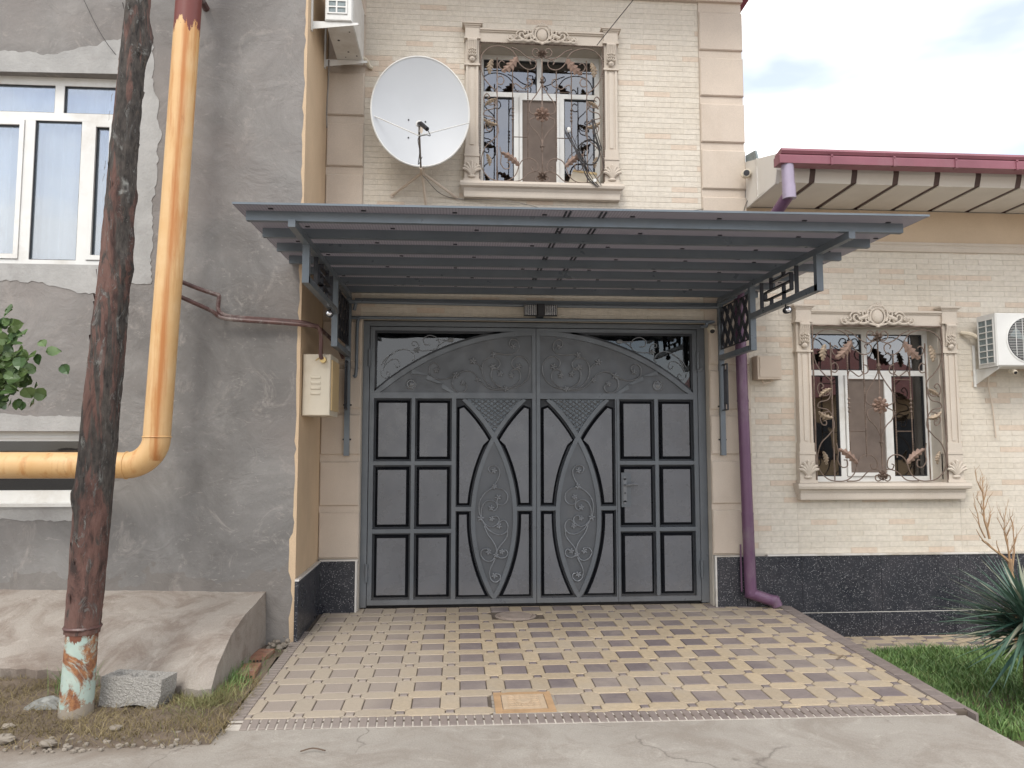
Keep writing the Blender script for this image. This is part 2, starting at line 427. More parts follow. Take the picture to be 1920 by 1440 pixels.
m_tjoint = simple('sandy_joint', (0.12, 0.095, 0.075), 0.95, 0.2, 9, 0.4, 90)

def leaf_mat(name, a, b, r=0.45, tr=0.25):
    t = NT(name)
    rr = t.n('ShaderNodeNewGeometry').outputs['Random Per Island']
    k = t.ramp(rr, [(0, a), (1, b)])
    k = t.mix(t.ramp(t.noise(2.5, 4), [(0.35, 0.6), (0.65, 0.0)]), k, tuple(x * 0.6 for x in a))
    t.col(k); t.rough(r)
    t.b.inputs['Subsurface Weight'].default_value = 0.0
    return t.m
m_grass = leaf_mat('lawn_blade', (0.075, 0.16, 0.04), (0.24, 0.36, 0.12), 0.5)
m_grass_dry = leaf_mat('dry_straw_blade', (0.16, 0.12, 0.05), (0.36, 0.29, 0.15), 0.7)
m_grass_mid = leaf_mat('yellow_green_blade', (0.16, 0.17, 0.06), (0.36, 0.34, 0.16), 0.6)
m_yucca = leaf_mat('blue_green_yucca', (0.035, 0.085, 0.065), (0.12, 0.2, 0.145), 0.35)
m_yucca_pale = leaf_mat('pale_yucca_edge', (0.22, 0.24, 0.17), (0.34, 0.34, 0.26), 0.5)
m_leaf = leaf_mat('fresh_green_leaf', (0.045, 0.1, 0.03), (0.15, 0.22, 0.07), 0.4)
m_twig = simple('dry_tan_twig', (0.36, 0.23, 0.13), 0.8, 0.25, 20)
m_bark = simple('brown_bark', (0.13, 0.09, 0.065), 0.85, 0.3, 20, 0.6, 60)
m_bag = simple('crumpled_pale_plastic', (0.24, 0.245, 0.23), 0.4, 0.2)
m_stone = simple('pale_rubble', (0.27, 0.235, 0.195), 0.9, 0.25, 9, 0.6, 50)
m_roof = simple('maroon_roof_sheet', (0.17, 0.05, 0.05), 0.5, 0.15)
m_opp = simple('opposite_ochre_wall', (0.42, 0.3, 0.18), 0.85, 0.15, 1.5)
m_opproof = simple('opposite_red_roof', (0.22, 0.075, 0.06), 0.6, 0.15, 2)

# ------------------------------------------------------------------ mesh helpers
class MB:
    def __init__(s): s.v = []; s.f = []
    def add(s, vs, fs):
        n = len(s.v)
        s.v += [tuple(p) for p in vs]
        s.f += [tuple(i + n for i in f) for f in fs]
        return s
    def box(s, x0, x1, y0, y1, z0, z1, ch=0.0):
        if ch:   # front (-Y) face chamfered
            c = ch
            vs = [(x0, y1, z0), (x1, y1, z0), (x1, y1, z1), (x0, y1, z1),
                  (x0, y0 + c, z0), (x1, y0 + c, z0), (x1, y0 + c, z1), (x0, y0 + c, z1),
                  (x0 + c, y0, z0 + c), (x1 - c, y0, z0 + c), (x1 - c, y0, z1 - c), (x0 + c, y0, z1 - c)]
            fs = [(3, 2, 1, 0), (0, 1, 5, 4), (1, 2, 6, 5), (2, 3, 7, 6), (3, 0, 4, 7),
                  (4, 5, 9, 8), (5, 6, 10, 9), (6, 7, 11, 10), (7, 4, 8, 11), (8, 9, 10, 11)]
            return s.add(vs, fs)
        vs = [(x, y, z) for z in (z0, z1) for y in (y0, y1) for x in (x0, x1)]
        return s.add(vs, [(0, 2, 3, 1), (4, 5, 7, 6), (0, 1, 5, 4), (2, 6, 7, 3), (0, 4, 6, 2), (1, 3, 7, 5)])
    def bar(s, a, b, w, h, up=(0, 0, 1), twist=0):
        a = Vector(a); b = Vector(b); d = (b - a).normalized()
        u = Vector(up)
        if abs(d.dot(u)) > 0.98: u = Vector((0, 1, 0))
        r = d.cross(u).normalized(); u = r.cross(d)
        vs = [p + r * (sx * w / 2) + u * (sz * h / 2) for p in (a, b) for sx, sz in ((-1, -1), (1, -1), (1, 1), (-1, 1))]
        return s.add(vs, [(3, 2, 1, 0), (4, 5, 6, 7), (0, 1, 5, 4), (1, 2, 6, 5), (2, 3, 7, 6), (3, 0, 4, 7)])
    def prism(s, poly, axis, a, b):
        """poly: 2D outline; extruded along axis (0 x,1 y,2 z) from a to b"""
        def P(q, t):
            return {0: (t, q[0], q[1]), 1: (q[0], t, q[1]), 2: (q[0], q[1], t)}[axis]
        n = len(poly)
        vs = [P(q, a) for q in poly] + [P(q, b) for q in poly]
        fs = [tuple(range(n - 1, -1, -1)), tuple(range(n, 2 * n))] + [(i, (i + 1) % n, n + (i + 1) % n, n + i) for i in range(n)]
        return s.add(vs, fs)
    def raised(s, poly, inset, yb, yf):
        """panel in the XZ plane: outline at depth yb, inset outline at yf (bevelled sides)"""
        n = len(poly); q = inset_poly(poly, inset)
        vs = [(p[0], yb, p[1]) for p in poly] + [(p[0], yf, p[1]) for p in q]
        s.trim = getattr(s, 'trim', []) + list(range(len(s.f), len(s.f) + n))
        fs = [(i, (i + 1) % n, n + (i + 1) % n, n + i) for i in range(n)] + [tuple(range(n, 2 * n))]
        return s.add(vs, fs)
    def tube(s, pts, r, k=6, cap=True, twist=0.0, flat=1.0, closed=False):
        pts = [Vector(p) for p in pts]; n = len(pts)
        rad = r if isinstance(r, (list, tuple)) else [r] * n
        T = []
        for i in range(n):
            a = pts[(i - 1) % n] if (closed or i) else pts[i]
            b = pts[(i + 1) % n] if (closed or i < n - 1) else pts[i]
            d = b - a
            T.append(d.normalized() if d.length > 1e-9 else Vector((0, 0, 1)))
        ref = Vector((0, 1, 0)) if abs(T[0].y) < 0.9 else Vector((1, 0, 0))
        u = (ref - T[0] * ref.dot(T[0])).normalized()
        base = len(s.v); vs = []; L = 0
        for i in range(n):
            u = (u - T[i] * u.dot(T[i]))
            u = u.normalized() if u.length > 1e-6 else T[i].orthogonal().normalized()
            v = T[i].cross(u)
            if i: L += (pts[i] - pts[i - 1]).length
            for j in range(k):
                a = 2 * pi * j / k + twist * L
                vs.append(pts[i] + (u * cos(a) * flat + v * sin(a)) * rad[i])
        fs = []
        for i in range(n if closed else n - 1):
            for j in range(k):
                a = i * k + j; b = i * k + (j + 1) % k; i2 = ((i + 1) % n) * k
                fs.append((a, b, i2 + (j + 1) % k, i2 + j))
        if cap and not closed:
            fs.append(tuple(range(k - 1, -1, -1))); fs.append(tuple((n - 1) * k + j for j in range(k)))
        return s.add(vs, fs)
    def lathe(s, prof, c, axis='Z', k=16, M=None):
        """prof: (r, h) pairs round an axis through c; M rotates"""
        vs = []; n = len(prof)
        for r, h in prof:
            for j in range(k):
                a = 2 * pi * j / k
                p = Vector((r * cos(a), r * sin(a), h))
                if axis == 'Y': p = Vector((p.x, p.z, p.y))
                if axis == 'X': p = Vector((p.z, p.x, p.y))
                if M: p = M @ p
                vs.append(p + Vector(c))
        fs = [(i * k + j, i * k + (j + 1) % k, (i + 1) * k + (j + 1) % k, (i + 1) * k + j) for i in range(n - 1) for j in range(k)]
        fs += [tuple(range(k - 1, -1, -1)), tuple((n - 1) * k + j for j in range(k))]
        return s.add(vs, fs)
    def ell(s, c, rx, ry, rz, k=8, m=5, rot=0.0, M=None):
        c = Vector(c); vs = []; 
        RM = Matrix.Rotation(rot, 3, 'Y') if M is None else M
        for i in range(m + 1):
            t = pi * i / m
            for j in range(k):
                a = 2 * pi * j / k
                vs.append(c + RM @ Vector((rx * sin(t) * cos(a), ry * sin(t) * sin(a), rz * cos(t))))
        fs = [(i * k + j, (i + 1) * k + j, (i + 1) * k + (j + 1) % k, i * k + (j + 1) % k) for i in range(m) for j in range(k)]
        return s.add(vs, fs)
    def build(s, name, mat, parent=None, smooth=False, kind=None, fix=True):
        me = bpy.data.meshes.new(name)
        me.from_pydata(s.v, [], s.f)
        if fix:
            import bmesh
            bm = bmesh.new(); bm.from_mesh(me)
            bmesh.ops.recalc_face_normals(bm, faces=bm.faces)
            bm.to_mesh(me); bm.free()
        if smooth:
            me.polygons.foreach_set('use_smooth', [True] * len(me.polygons))
            try: me.set_sharp_from_angle(angle=R(42))
            except Exception: pass
        for m in (mat if isinstance(mat, (list, tuple)) else [mat]): me.materials.append(m)
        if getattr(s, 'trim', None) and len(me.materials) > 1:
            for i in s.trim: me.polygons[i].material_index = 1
        o = bpy.data.objects.new(name, me)
        COL.objects.link(o)
        if parent is not None: adopt(o, parent)
        if kind: o['kind'] = kind
        return o
BASE = {}
def adopt(o, parent):
    o.parent = parent
    o.matrix_parent_inverse = Matrix.Translation(-Vector(BASE.get(parent.name, (0, 0, 0))))
def thing(name, label, cat, loc=(0, 0, 0), group=None):
    o = bpy.data.objects.new(name, None)
    o.empty_display_size = 0.1
    COL.objects.link(o)
    o.location = loc
    BASE[o.name] = tuple(loc)
    o['label'] = label; o['category'] = cat
    if group: o['group'] = group
    return o
def tag(o, label, cat, group=None):
    o['label'] = label; o['category'] = cat
    if group: o['group'] = group
    return o
def struct(o, label=None, cat=None):
    o['kind'] = 'structure'
    if label: o['label'] = label
    if cat: o['category'] = cat
    return o
def piece(name, me, loc, parent, rot=None):
    o = bpy.data.objects.new(name, me)
    COL.objects.link(o); o.location = loc
    if rot: o.rotation_euler = rot
    adopt(o, parent)
    return o
def mesh_only(mb, name, mat, smooth=False):
    o = mb.build(name, mat, None, smooth); me = o.data
    bpy.data.objects.remove(o)
    return me

def inset_poly(p, d):
    n = len(p); area = sum(p[i][0] * p[(i + 1) % n][1] - p[(i + 1) % n][0] * p[i][1] for i in range(n))
    sg = 1 if area > 0 else -1
    res = []
    for i in range(n):
        a, b, c = Vector(p[i - 1]), Vector(p[i]), Vector(p[(i + 1) % n])
        e1 = (b - a).normalized(); e2 = (c - b).normalized()
        n1 = Vector((-e1.y, e1.x)) * sg; n2 = Vector((-e2.y, e2.x)) * sg
        m = n1 + n2
        m = m / max(0.35, m.dot(n1)) if m.length > 1e-6 else n1
        res.append(tuple(b + m * d))
    return res
def clip(poly, a, b, c):
    """keep a*x+b*y+c >= 0"""
    res = []
    for i in range(len(poly)):
        p, q = poly[i], poly[(i + 1) % len(poly)]
        dp, dq = a * p[0] + b * p[1] + c, a * q[0] + b * q[1] + c
        if dp >= 0: res.append(p)
        if (dp >= 0) != (dq >= 0):
            t = dp / (dp - dq); res.append((p[0] + (q[0] - p[0]) * t, p[1] + (q[1] - p[1]) * t))
    return res
def area2(p): return abs(sum(p[i][0] * p[(i + 1) % len(p)][1] - p[(i + 1) % len(p)][0] * p[i][1] for i in range(len(p)))) / 2
def spl(pts, n=5):
    """Catmull-Rom through the points"""
    P = [Vector(p) for p in pts]
    P = [P[0] * 2 - P[1]] + P + [P[-1] * 2 - P[-2]]
    res = []
    for i in range(1, len(P) - 2):
        for j in range(n):
            t = j / n
            res.append(0.5 * ((2 * P[i]) + (-P[i - 1] + P[i + 1]) * t + (2 * P[i - 1] - 5 * P[i] + 4 * P[i + 1] - P[i + 2]) * t * t + (-P[i - 1] + 3 * P[i] - 3 * P[i + 1] + P[i + 2]) * t ** 3))
    res.append(P[-2])
    return res
def arc(cx, cz, r, a0, a1, n=24):
    return [(cx + r * cos(a0 + (a1 - a0) * i / n), cz + r * sin(a0 + (a1 - a0) * i / n)) for i in range(n + 1)]

rng = random.Random(7)
SL = 0.0143
def dz(y): return -SL * (7.42 - y)          # surface of the driveway

# ------------------------------------------------------------------ GROUND
g = MB(); g.box(-150, 150, -150, 200, -1.0, -0.36)
struct(g.build('ground', m_soil))
# street: concrete sheet with a lowered right hand edge
rb = MB()
def roadz(x, y): return -0.062 - 0.012 * max(0, 4.5 - y) * 0.6
yy = [-40, -20, -8, 0, 2, 3.2, 3.9, 4.36, 4.7]
xs = [-60, -20, -6, -3.2, -1.5, 0, 1.5, 3.05]
idx = {}
for j, y in enumerate(yy):
    for i, x in enumerate(xs):
        yv = y
        if j >= len(yy) - 2:
            yv = {0: 4.55, 1: 4.55, 2: 4.55, 3: 4.55, 4: 4.56, 5: 4.53, 6: 4.50, 7: 4.46}[i]
            if j == len(yy) - 1: yv += 0.1
        if i == len(xs) - 1: x = 3.08 if y > 3 else 3.02
        idx[i, j] = len(rb.v); rb.v.append((x, yv, roadz(x, yv) - (0.06 if j == len(yy) - 1 else 0)))
for j in range(len(yy) - 1):
    for i in range(len(xs) - 1):
        rb.f.append((idx[i, j], idx[i + 1, j], idx[i + 1, j + 1], idx[i, j + 1]))
n0 = len(xs) - 1
for j in range(len(yy) - 1):     # broken edge going down to the lower ground on the right
    a, b = rb.v[idx[n0, j]], rb.v[idx[n0, j + 1]]
    k = len(rb.v); rb.v += [(a[0] + 0.09, a[1], -0.37), (b[0] + 0.09, b[1], -0.37)]
    rb.f.append((idx[n0, j], k, k + 1, idx[n0, j + 1]))
struct(rb.build('road', m_road))
# lower concrete to the right of the street
lr = MB(); lr.box(3.06, 40, -40, 4.55, -0.6, -0.33)
struct(lr.build('side_pavement', m_road))
# soil strip at the left, in front of the grey house
sb = MB(); N = 34; M_ = 14
for j in range(M_ + 1):
    for i in range(N + 1):
        x = -7.5 + (6.16) * i / N; y = 4.18 + (6.3 - 4.18) * j / M_
        if j == 0: y = 4.3 + 0.05 * sin(i * 0.9) + (0.03 * max(0, i - N + 9))
        z = (-.08, -.068, -.058, -.05)[min(j, 3)] + (.002, .006, .014, .022)[min(j, 3)] * rng.random() + (0.015 * sin(i * 1.7) * sin(j * 1.3) if j > 2 else 0)
        sb.v.append((x, y, z))
for j in range(M_):
    for i in range(N):
        a = j * (N + 1) + i; sb.f.append((a, a + 1, a + N + 2, a + N + 1))
struct(sb.build('soil', m_soil, smooth=True))

# ------------------------------------------------------------------ DRIVEWAY of shaped pavers
def paver(mb_poly, z_of, th=0.02, ch=0.004):
    """a single stone: outline, chamfered top edge"""
    mb = MB(); n = len(mb_poly); q = inset_poly(mb_poly, ch)
    cx = sum(p[0] for p in mb_poly) / n; cy = sum(p[1] for p in mb_poly) / n
    vs = [(p[0] - cx, p[1] - cy, -th) for p in mb_poly] + [(p[0] - cx, p[1] - cy, -ch) for p in mb_poly] + [(p[0] - cx, p[1] - cy, 0) for p in q]
    fs = [(k * n + i, k * n + (i + 1) % n, (k + 1) * n + (i + 1) % n, (k + 1) * n + i) for k in (0, 1) for i in range(n)]
    fs.append(tuple(range(2 * n, 3 * n)))
    mb.add(vs, fs)
    return mb, cx, cy
J = 0.003
def shapes(px, py):
    """outlines of the four stones of one cell of the pattern, origin at the node"""
    s, wd = 0.027, 0.0625
    sq = [(wd + J, wd + J), (px - wd - J, wd + J), (px - wd - J, py - wd - J), (wd + J, py - wd - J)]
    sm = [(-s + J, -s + J), (s - J, -s + J), (s - J, s - J), (-s + J, s - J)]
    h = inset_poly([(s, -s), (wd, -wd), (px - wd, -wd), (px - s, -s), (px - s, s), (px - wd, wd), (wd, wd), (s, s)], J)
    v = inset_poly([(s, s), (wd, wd), (wd, py - wd), (s, py - s), (-s, py - s), (-wd, py - wd), (-wd, wd), (-s, s)], J)
    return [('dark_paving_stone', sq, m_tdark), ('small_paving_stone', sm, m_tdark), ('light_paving_stone', h, m_tlight), ('light_paving_stone', v, m_tlight)]
def pave(parent, ox, oy, px, py, ni, nj, clips, zf, tilt, keepout=()):
    cache = {}
    for j in range(nj):
        for i in range(ni):
            for name, sh, mat in shapes(px, py):
                P = [(ox + i * px + p[0], oy + j * py + p[1]) for p in sh]
                A = area2(P); Q = P
                for c in clips:
                    Q = clip(Q, *c)
                    if len(Q) < 3: break
                if len(Q) < 3 or area2(Q) < 0.0004: continue
                cx = sum(p[0] for p in Q) / len(Q); cy = sum(p[1] for p in Q) / len(Q)
                if any(k(cx, cy) for k in keepout): continue
                jit = rng.uniform(-0.0012, 0.0012)
                key = (name, tuple(sh[0]))
                if abs(area2(Q) - A) < 1e-7:
                    if key not in cache:
                        mb, c0, c1 = paver(sh, zf); cache[key] = (mesh_only(mb, name, mat), c0, c1)
                    me, c0, c1 = cache[key]
                    x, y = ox + i * px + c0, oy + j * py + c1
                else:
                    mb, x, y = paver(Q, zf); me = mesh_only(mb, name, mat)
                piece(name, me, (x, y, zf(y) + jit), parent, (tilt + rng.uniform(-.004, .004), rng.uniform(-.004, .004), 0))
# bed
bed = MB()
bed.prism([(-1.33, 4.6), (3.13, 4.5), (3.24, 7.30), (2.51, 7.30), (2.51, 7.62), (-0.93, 7.62), (-0.93, 7.30), (-1.31, 7.30), (-1.31, 6.6)], 2, -0.5, 0)
for i, v in enumerate(bed.v):
    if v[2] == 0: bed.v[i] = (v[0], v[1], dz(v[1]) - 0.010)
drv = struct(bed.build('driveway', m_tjoint), 'driveway of patterned yellow and grey pavers before the gate')
def line(x0, y0, x1, y1):   # keeps the left side of the directed line
    a, b = -(y1 - y0), (x1 - x0)
    return (a, b, -(a * x0 + b * y0))
m1 = lambda x, y: (0.262 < x < 0.66) and (y < 5.0)
m2 = lambda x, y: ((x - 0.545) / 0.2) ** 2 + ((y - 7.03) / 0.2) ** 2 < 1
clips = [line(-1.24, 4.652, 3.03, 4.600), line(3.03, 4.55, 3.13, 7.3), (1, 0, 1.245), (0, -1, 7.40)]
pave(drv, 0.027 - 0.0625 - 5 * 0.3005, 4.695 - 0.3065, 0.3005, 0.3065, 17, 11, clips, dz, R(0) + math.atan(SL), (m1, m2))
# border bricks: front, left, right
def border(ax, ay, bx, by, w0, n, side, fan=0.0):
    a, b = Vector((ax, ay)), Vector((bx, by)); d = (b - a) / n; u = d.normalized(); nn = Vector((-u.y, u.x)) * side
    for i in range(n):
        p = a + d * i
        g_ = 0.0048 if fan else 0.004
        P = [p + u * g_, p + d - u * g_, p + d - u * g_ + nn * w0 + u * fan, p + u * g_ + nn * w0 + u * fan]
        if area2(P) < 1e-5: continue
        mb, x, y = paver([tuple(q) for q in P], dz, 0.03, 0.004)
        piece('border_brick', mesh_only(mb, 'border_brick', m_border), (x, y, dz(y) - (0.006 if fan else 0) + rng.uniform(-.001, .001)), drv, (math.atan(SL) + (0.1 if side < 0 and fan else 0), 0, 0))
border(-1.25, 4.645, 3.04, 4.593, 0.118, 82, -1, 0.008)
border(-1.248, 4.65, -1.248, 6.62, 0.083, 36, 1)
border(3.04, 4.53, 3.135, 7.28, 0.088, 26, -1)
bm_ = MB(); bm_.prism([(-1.32, 4.645), (-1.32, 4.53), (3.12, 4.47), (3.04, 4.593)], 2, -.2, 0)
bm_.v = [(min(v[0], 3.03), v[1], v[2]) for v in bm_.v]
for i, v in enumerate(bm_.v):
    if v[2] == 0: bm_.v[i] = (v[0], v[1], dz(v[1]) - .0075 - (.010 if v[1] < 4.56 else 0))
bm_.build('border_mortar', m_mortar, drv)
# right retaining edge
eb = MB()
eb.prism([(3.12, 4.42), (3.15, 4.44), (3.262, 7.28), (3.226, 7.28)], 2, -0.5, 0)
for i, v in enumerate(eb.v):
    if v[2] == 0: eb.v[i] = (v[0], v[1], dz(v[1]) - .003)
struct(eb.build('kerb', m_border))

# round manhole cover and square inspection cover
t = thing('manhole_cover', 'round dusty concrete manhole cover sunk in the paving close to the gate', 'manhole cover', (0.545, 7.03, dz(7.03)))
c = MB(); c.lathe([(0.186, -0.02), (0.19, 0.000), (0.17, 0.004), (0.168, -0.004), (0.15, -0.004), (0.148, 0.006), (0.02, 0.010)], (0.545, 7.03, dz(7.03)), k=32)
c.build('cover_disc', m_manr, t, True)
c = MB(); c.lathe([(0.205, -0.02), (0.207, -0.001), (0.192, -0.001), (0.192, -0.02)], (0.545, 7.03, dz(7.03)), k=32)
c.build('cover_rim', m_tjoint, t, True)
cx, cy = 0.425, 4.815; z = dz(cy)
t = thing('inspection_cover', 'square ochre inspection cover with moulded grid at the front edge of the paving', 'drain cover', (cx, cy, z))
f_ = MB()
for a in ((-0.185, 0.185, -0.175, -0.135), (-0.185, 0.185, 0.135, 0.18), (-0.185, -0.14, -0.135, 0.135), (0.14, 0.185, -0.135, 0.135)):
    f_.box(cx + a[0], cx + a[1], cy + a[2], cy + a[3], z - 0.03, z + 0.003)
f_.build('cover_frame', m_mansq2, t)
f_ = MB(); f_.box(cx - 0.135, cx + 0.135, cy - 0.13, cy + 0.13, z - 0.03, z + 0.004); lid = f_.build('cover_lid', m_mansq, t)
f_ = MB()
for k in range(6):
    a = -0.095 + k * 0.038
    if abs(a) < 0.03:
        f_.box(cx - 0.1, cx - 0.05, cy + a - .002, cy + a + .002, z + 0.004, z + 0.008); f_.box(cx + 0.05, cx + 0.1, cy + a - .002, cy + a + .002, z + 0.004, z + 0.008)
        f_.box(cx + a - .002, cx + a + .002, cy - 0.1, cy - 0.04, z + 0.004, z + 0.008); f_.box(cx + a - .002, cx + a + .002, cy + 0.04, cy + 0.1, z + 0.004, z + 0.008)
    else:
        f_.box(cx - 0.1, cx + 0.1, cy + a - .002, cy + a + .002, z + 0.004, z + 0.008); f_.box(cx + a - .002, cx + a + .002, cy - 0.1, cy + 0.1, z + 0.0042, z + 0.0082)
f_.lathe([(0.045, 0.0), (0.045, 0.005), (0.03, 0.009)], (cx, cy, z + 0.003), k=20)
f_.build('cover_relief', m_mansq, lid)
t = MB(); t.box(cx - 0.2, cx + 0.235, cy - 0.19, cy + 0.19, z - 0.05, z - 0.006)
struct(t.build('cover_mortar', m_road, drv)); del t

# ------------------------------------------------------------------ garden path and lawn on the lower right
gp = MB(); gp.box(3.25, 7.4, 6.74, 7.26, -0.5, -0.325)
path = struct(gp.build('garden_path', m_tjoint))
pave(path, 3.30, 6.84, 0.3005, 0.225, 14, 3, [(1, 0, -3.27), (0, 1, -6.80), (0, -1, 7.255)], lambda y: -0.311, 0.0)
k_ = MB(); x = 3.27
while x < 7.3:
    k_.box(x + .003, x + 0.6, 6.72, 6.795, -0.5, -0.300); x += 0.606
struct(k_.build('path_kerb', m_road))
lw = MB(); lw.box(3.2, 12, 4.45, 6.72, -0.5, -0.335)
struct(lw.build('lawn', m_soil))
def blades(mb, n, fx, h, wd, lean, zf):
    for _ in range(n):
        x, y, sc = fx()
        hh = h * sc * rng.uniform(0.5, 1.25); a = rng.uniform(0, 2 * pi); b = rng.uniform(0, 2 * pi)
        L = lean * rng.uniform(0.1, 1) * hh; z = zf(x, y)
        wx, wy = wd / 2 * cos(a), wd / 2 * sin(a); lx, ly = L * cos(b), L * sin(b)
        k = len(mb.v)
        mb.v += [(x - wx, y - wy, z), (x + wx, y + wy, z), (x + lx * .35 + wx * .8, y + ly * .35 + wy * .8, z + hh * .6),
                 (x + lx * .35 - wx * .8, y + ly * .35 - wy * .8, z + hh * .6), (x + lx, y + ly, z + hh)]
        mb.f += [(k, k + 1, k + 2, k + 3), (k + 3, k + 2, k + 4)]
def lawn_fx():
    while True:
        x = 3.22 + rng.random() ** 1.3 * 3.2; y = rng.uniform(4.72, 6.74)
        if y < 4.95 and rng.random() < 0.5: continue
        if math.hypot(x - 4.0, y - 5.25) < 0.42 and rng.random() < 0.75: continue
        return x, y, 0.75 + 0.5 * abs(sin(x * 3.1 + 1) * sin(y * 2.7)) + (0.3 if y < 5.3 else 0)
gm = MB(); blades(gm, 30000, lawn_fx, 0.085, 0.009, 1.1, lambda x, y: -0.335)
struct(gm.build('grass', m_grass, fix=False))['kind'] = 'stuff'
gm = MB(); blades(gm, 3500, lawn_fx, 0.08, 0.005, 1.0, lambda x, y: -0.335)
struct(gm.build('dry_grass', m_grass_mid, fix=False))['kind'] = 'stuff'

# ------------------------------------------------------------------ wall bricks helper
BH, BL = 0.0556, 0.2705
def brick_wall(parent, rects, x0, z0, face, seed, order, maxn=300, pinkp=0.085):
    """cladding bricks in a half bond inside rects (xa,xb,za,zb); the first maxn by order() are objects, the rest one mass"""
    r = random.Random(seed); items = []
    for xa, xb, za, zb in rects:
        j = math.floor((za - z0) / BH + 1e-6); 
        while z0 + j * BH < zb - 0.008:
            z_a, z_b = max(za, z0 + j * BH), min(zb, z0 + (j + 1) * BH)
            off = 0 if j % 2 else BL / 2
            i = math.floor((xa - x0 - off) / BL)
            while x0 + off + i * BL < xb - 0.003:
                x_a, x_b = max(xa, x0 + off + i * BL), min(xb, x0 + off + (i + 1) * BL)
                if x_b - x_a > 0.012 and z_b - z_a > 0.01:
                    hsh = random.Random((i * 7919 + j * 104729 + seed)).random()
                    items.append((x_a, x_b, z_a, z_b, hsh < pinkp))
                i += 1
            j += 1
    items.sort(key=order)
    cache = {}; mass = {True: MB(), False: MB()}
    gx, gz = 0.0013, 0.0016
    for n, (x_a, x_b, z_a, z_b, pk) in enumerate(items):
        pr = r.uniform(-0.0007, 0.0007)
        if n < maxn:
            key = (round(x_b - x_a, 3), round(z_b - z_a, 3), pk)
            if key not in cache:
                mb = MB(); wx, wz = (x_b - x_a) / 2 - gx, (z_b - z_a) / 2 - gz
                mb.box(-wx, wx, -0.003, 0.012, -wz, wz, 0.0015)
                cache[key] = mesh_only(mb, 'brick', m_brick_p if pk else m_brick)
            piece('brick', cache[key], ((x_a + x_b) / 2, face + pr, (z_a + z_b) / 2), parent)
        else:
            mass[pk].box(x_a + gx, x_b - gx, face - 0.003 + pr, face + 0.012, z_a + gz, z_b - gz, 0.0015)
    for pk, mb in mass.items():
        if mb.v: mb.build('brick_facing', m_brick_ps if pk else m_brick_s, parent, kind='stuff')

def holes(x0, x1, z0, z1, hs):
    """rectangles covering the wall round the openings hs (xa,xb,za,zb), sorted by x, non overlapping"""
    res = []; x = x0
    for xa, xb, za, zb in hs:
        if xa > x: res.append((x, xa, z0, z1))
        if za > z0: res.append((xa, xb, z0, za))
        if zb < z1: res.append((xa, xb, zb, z1))
        x = xb
    if x < x1: res.append((x, x1, z0, z1))
    return res

# ------------------------------------------------------------------ carved window surround, window and wrought iron grille
def leafshape(mb, a, b, w, plane_y, n=5, curl=0.03, nx=0.0):
    """serrated acanthus leaf from a to b (x,z) lying roughly in the facade plane"""
    a, b = Vector(a), Vector(b); d = b - a; L = d.length; u = d / L; v = Vector((-u.y, u.x))
    S = 2 * n
    mid = []; lf = []; rt_ = []
    for i in range(S + 1):
        t = i / S
        wd = w * (sin(pi * min(1, t * 0.93 + 0.07)) ** 0.7) * (1.0 if i % 2 else 0.55)
        if i == S: wd = 0.001
        if i == 0: wd = w * 0.12
        bend = v * (curl * sin(pi * t))
        c_ = a + u * (L * t) + bend
        mid.append(c_); fwd = u * (0.35 * wd if i % 2 else 0)
        lf.append(c_ + v * wd + fwd); rt_.append(c_ - v * wd + fwd)
    k = len(mb.v)
    for i in range(S + 1):
        t = i / S; o = -0.012 * sin(pi * t)
        mb.v += [(lf[i].x, plane_y + 0.008, lf[i].y), (mid[i].x, plane_y + o, mid[i].y), (rt_[i].x, plane_y + 0.008, rt_[i].y)]
        mb.v += [(lf[i].x, plane_y + 0.011, lf[i].y), (mid[i].x, plane_y + o + 0.004, mid[i].y), (rt_[i].x, plane_y + 0.011, rt_[i].y)]
    for i in range(S):
        p, q = k + i * 6, k + (i + 1) * 6
        mb.f += [(p, p + 1, q + 1, q), (p + 1, p + 2, q + 2, q + 1), (p + 3, q + 3, q + 4, p + 4), (p + 4, q + 4, q + 5, p + 5), (p, q, q + 3, p + 3), (p + 2, p + 5, q + 5, q + 2)]

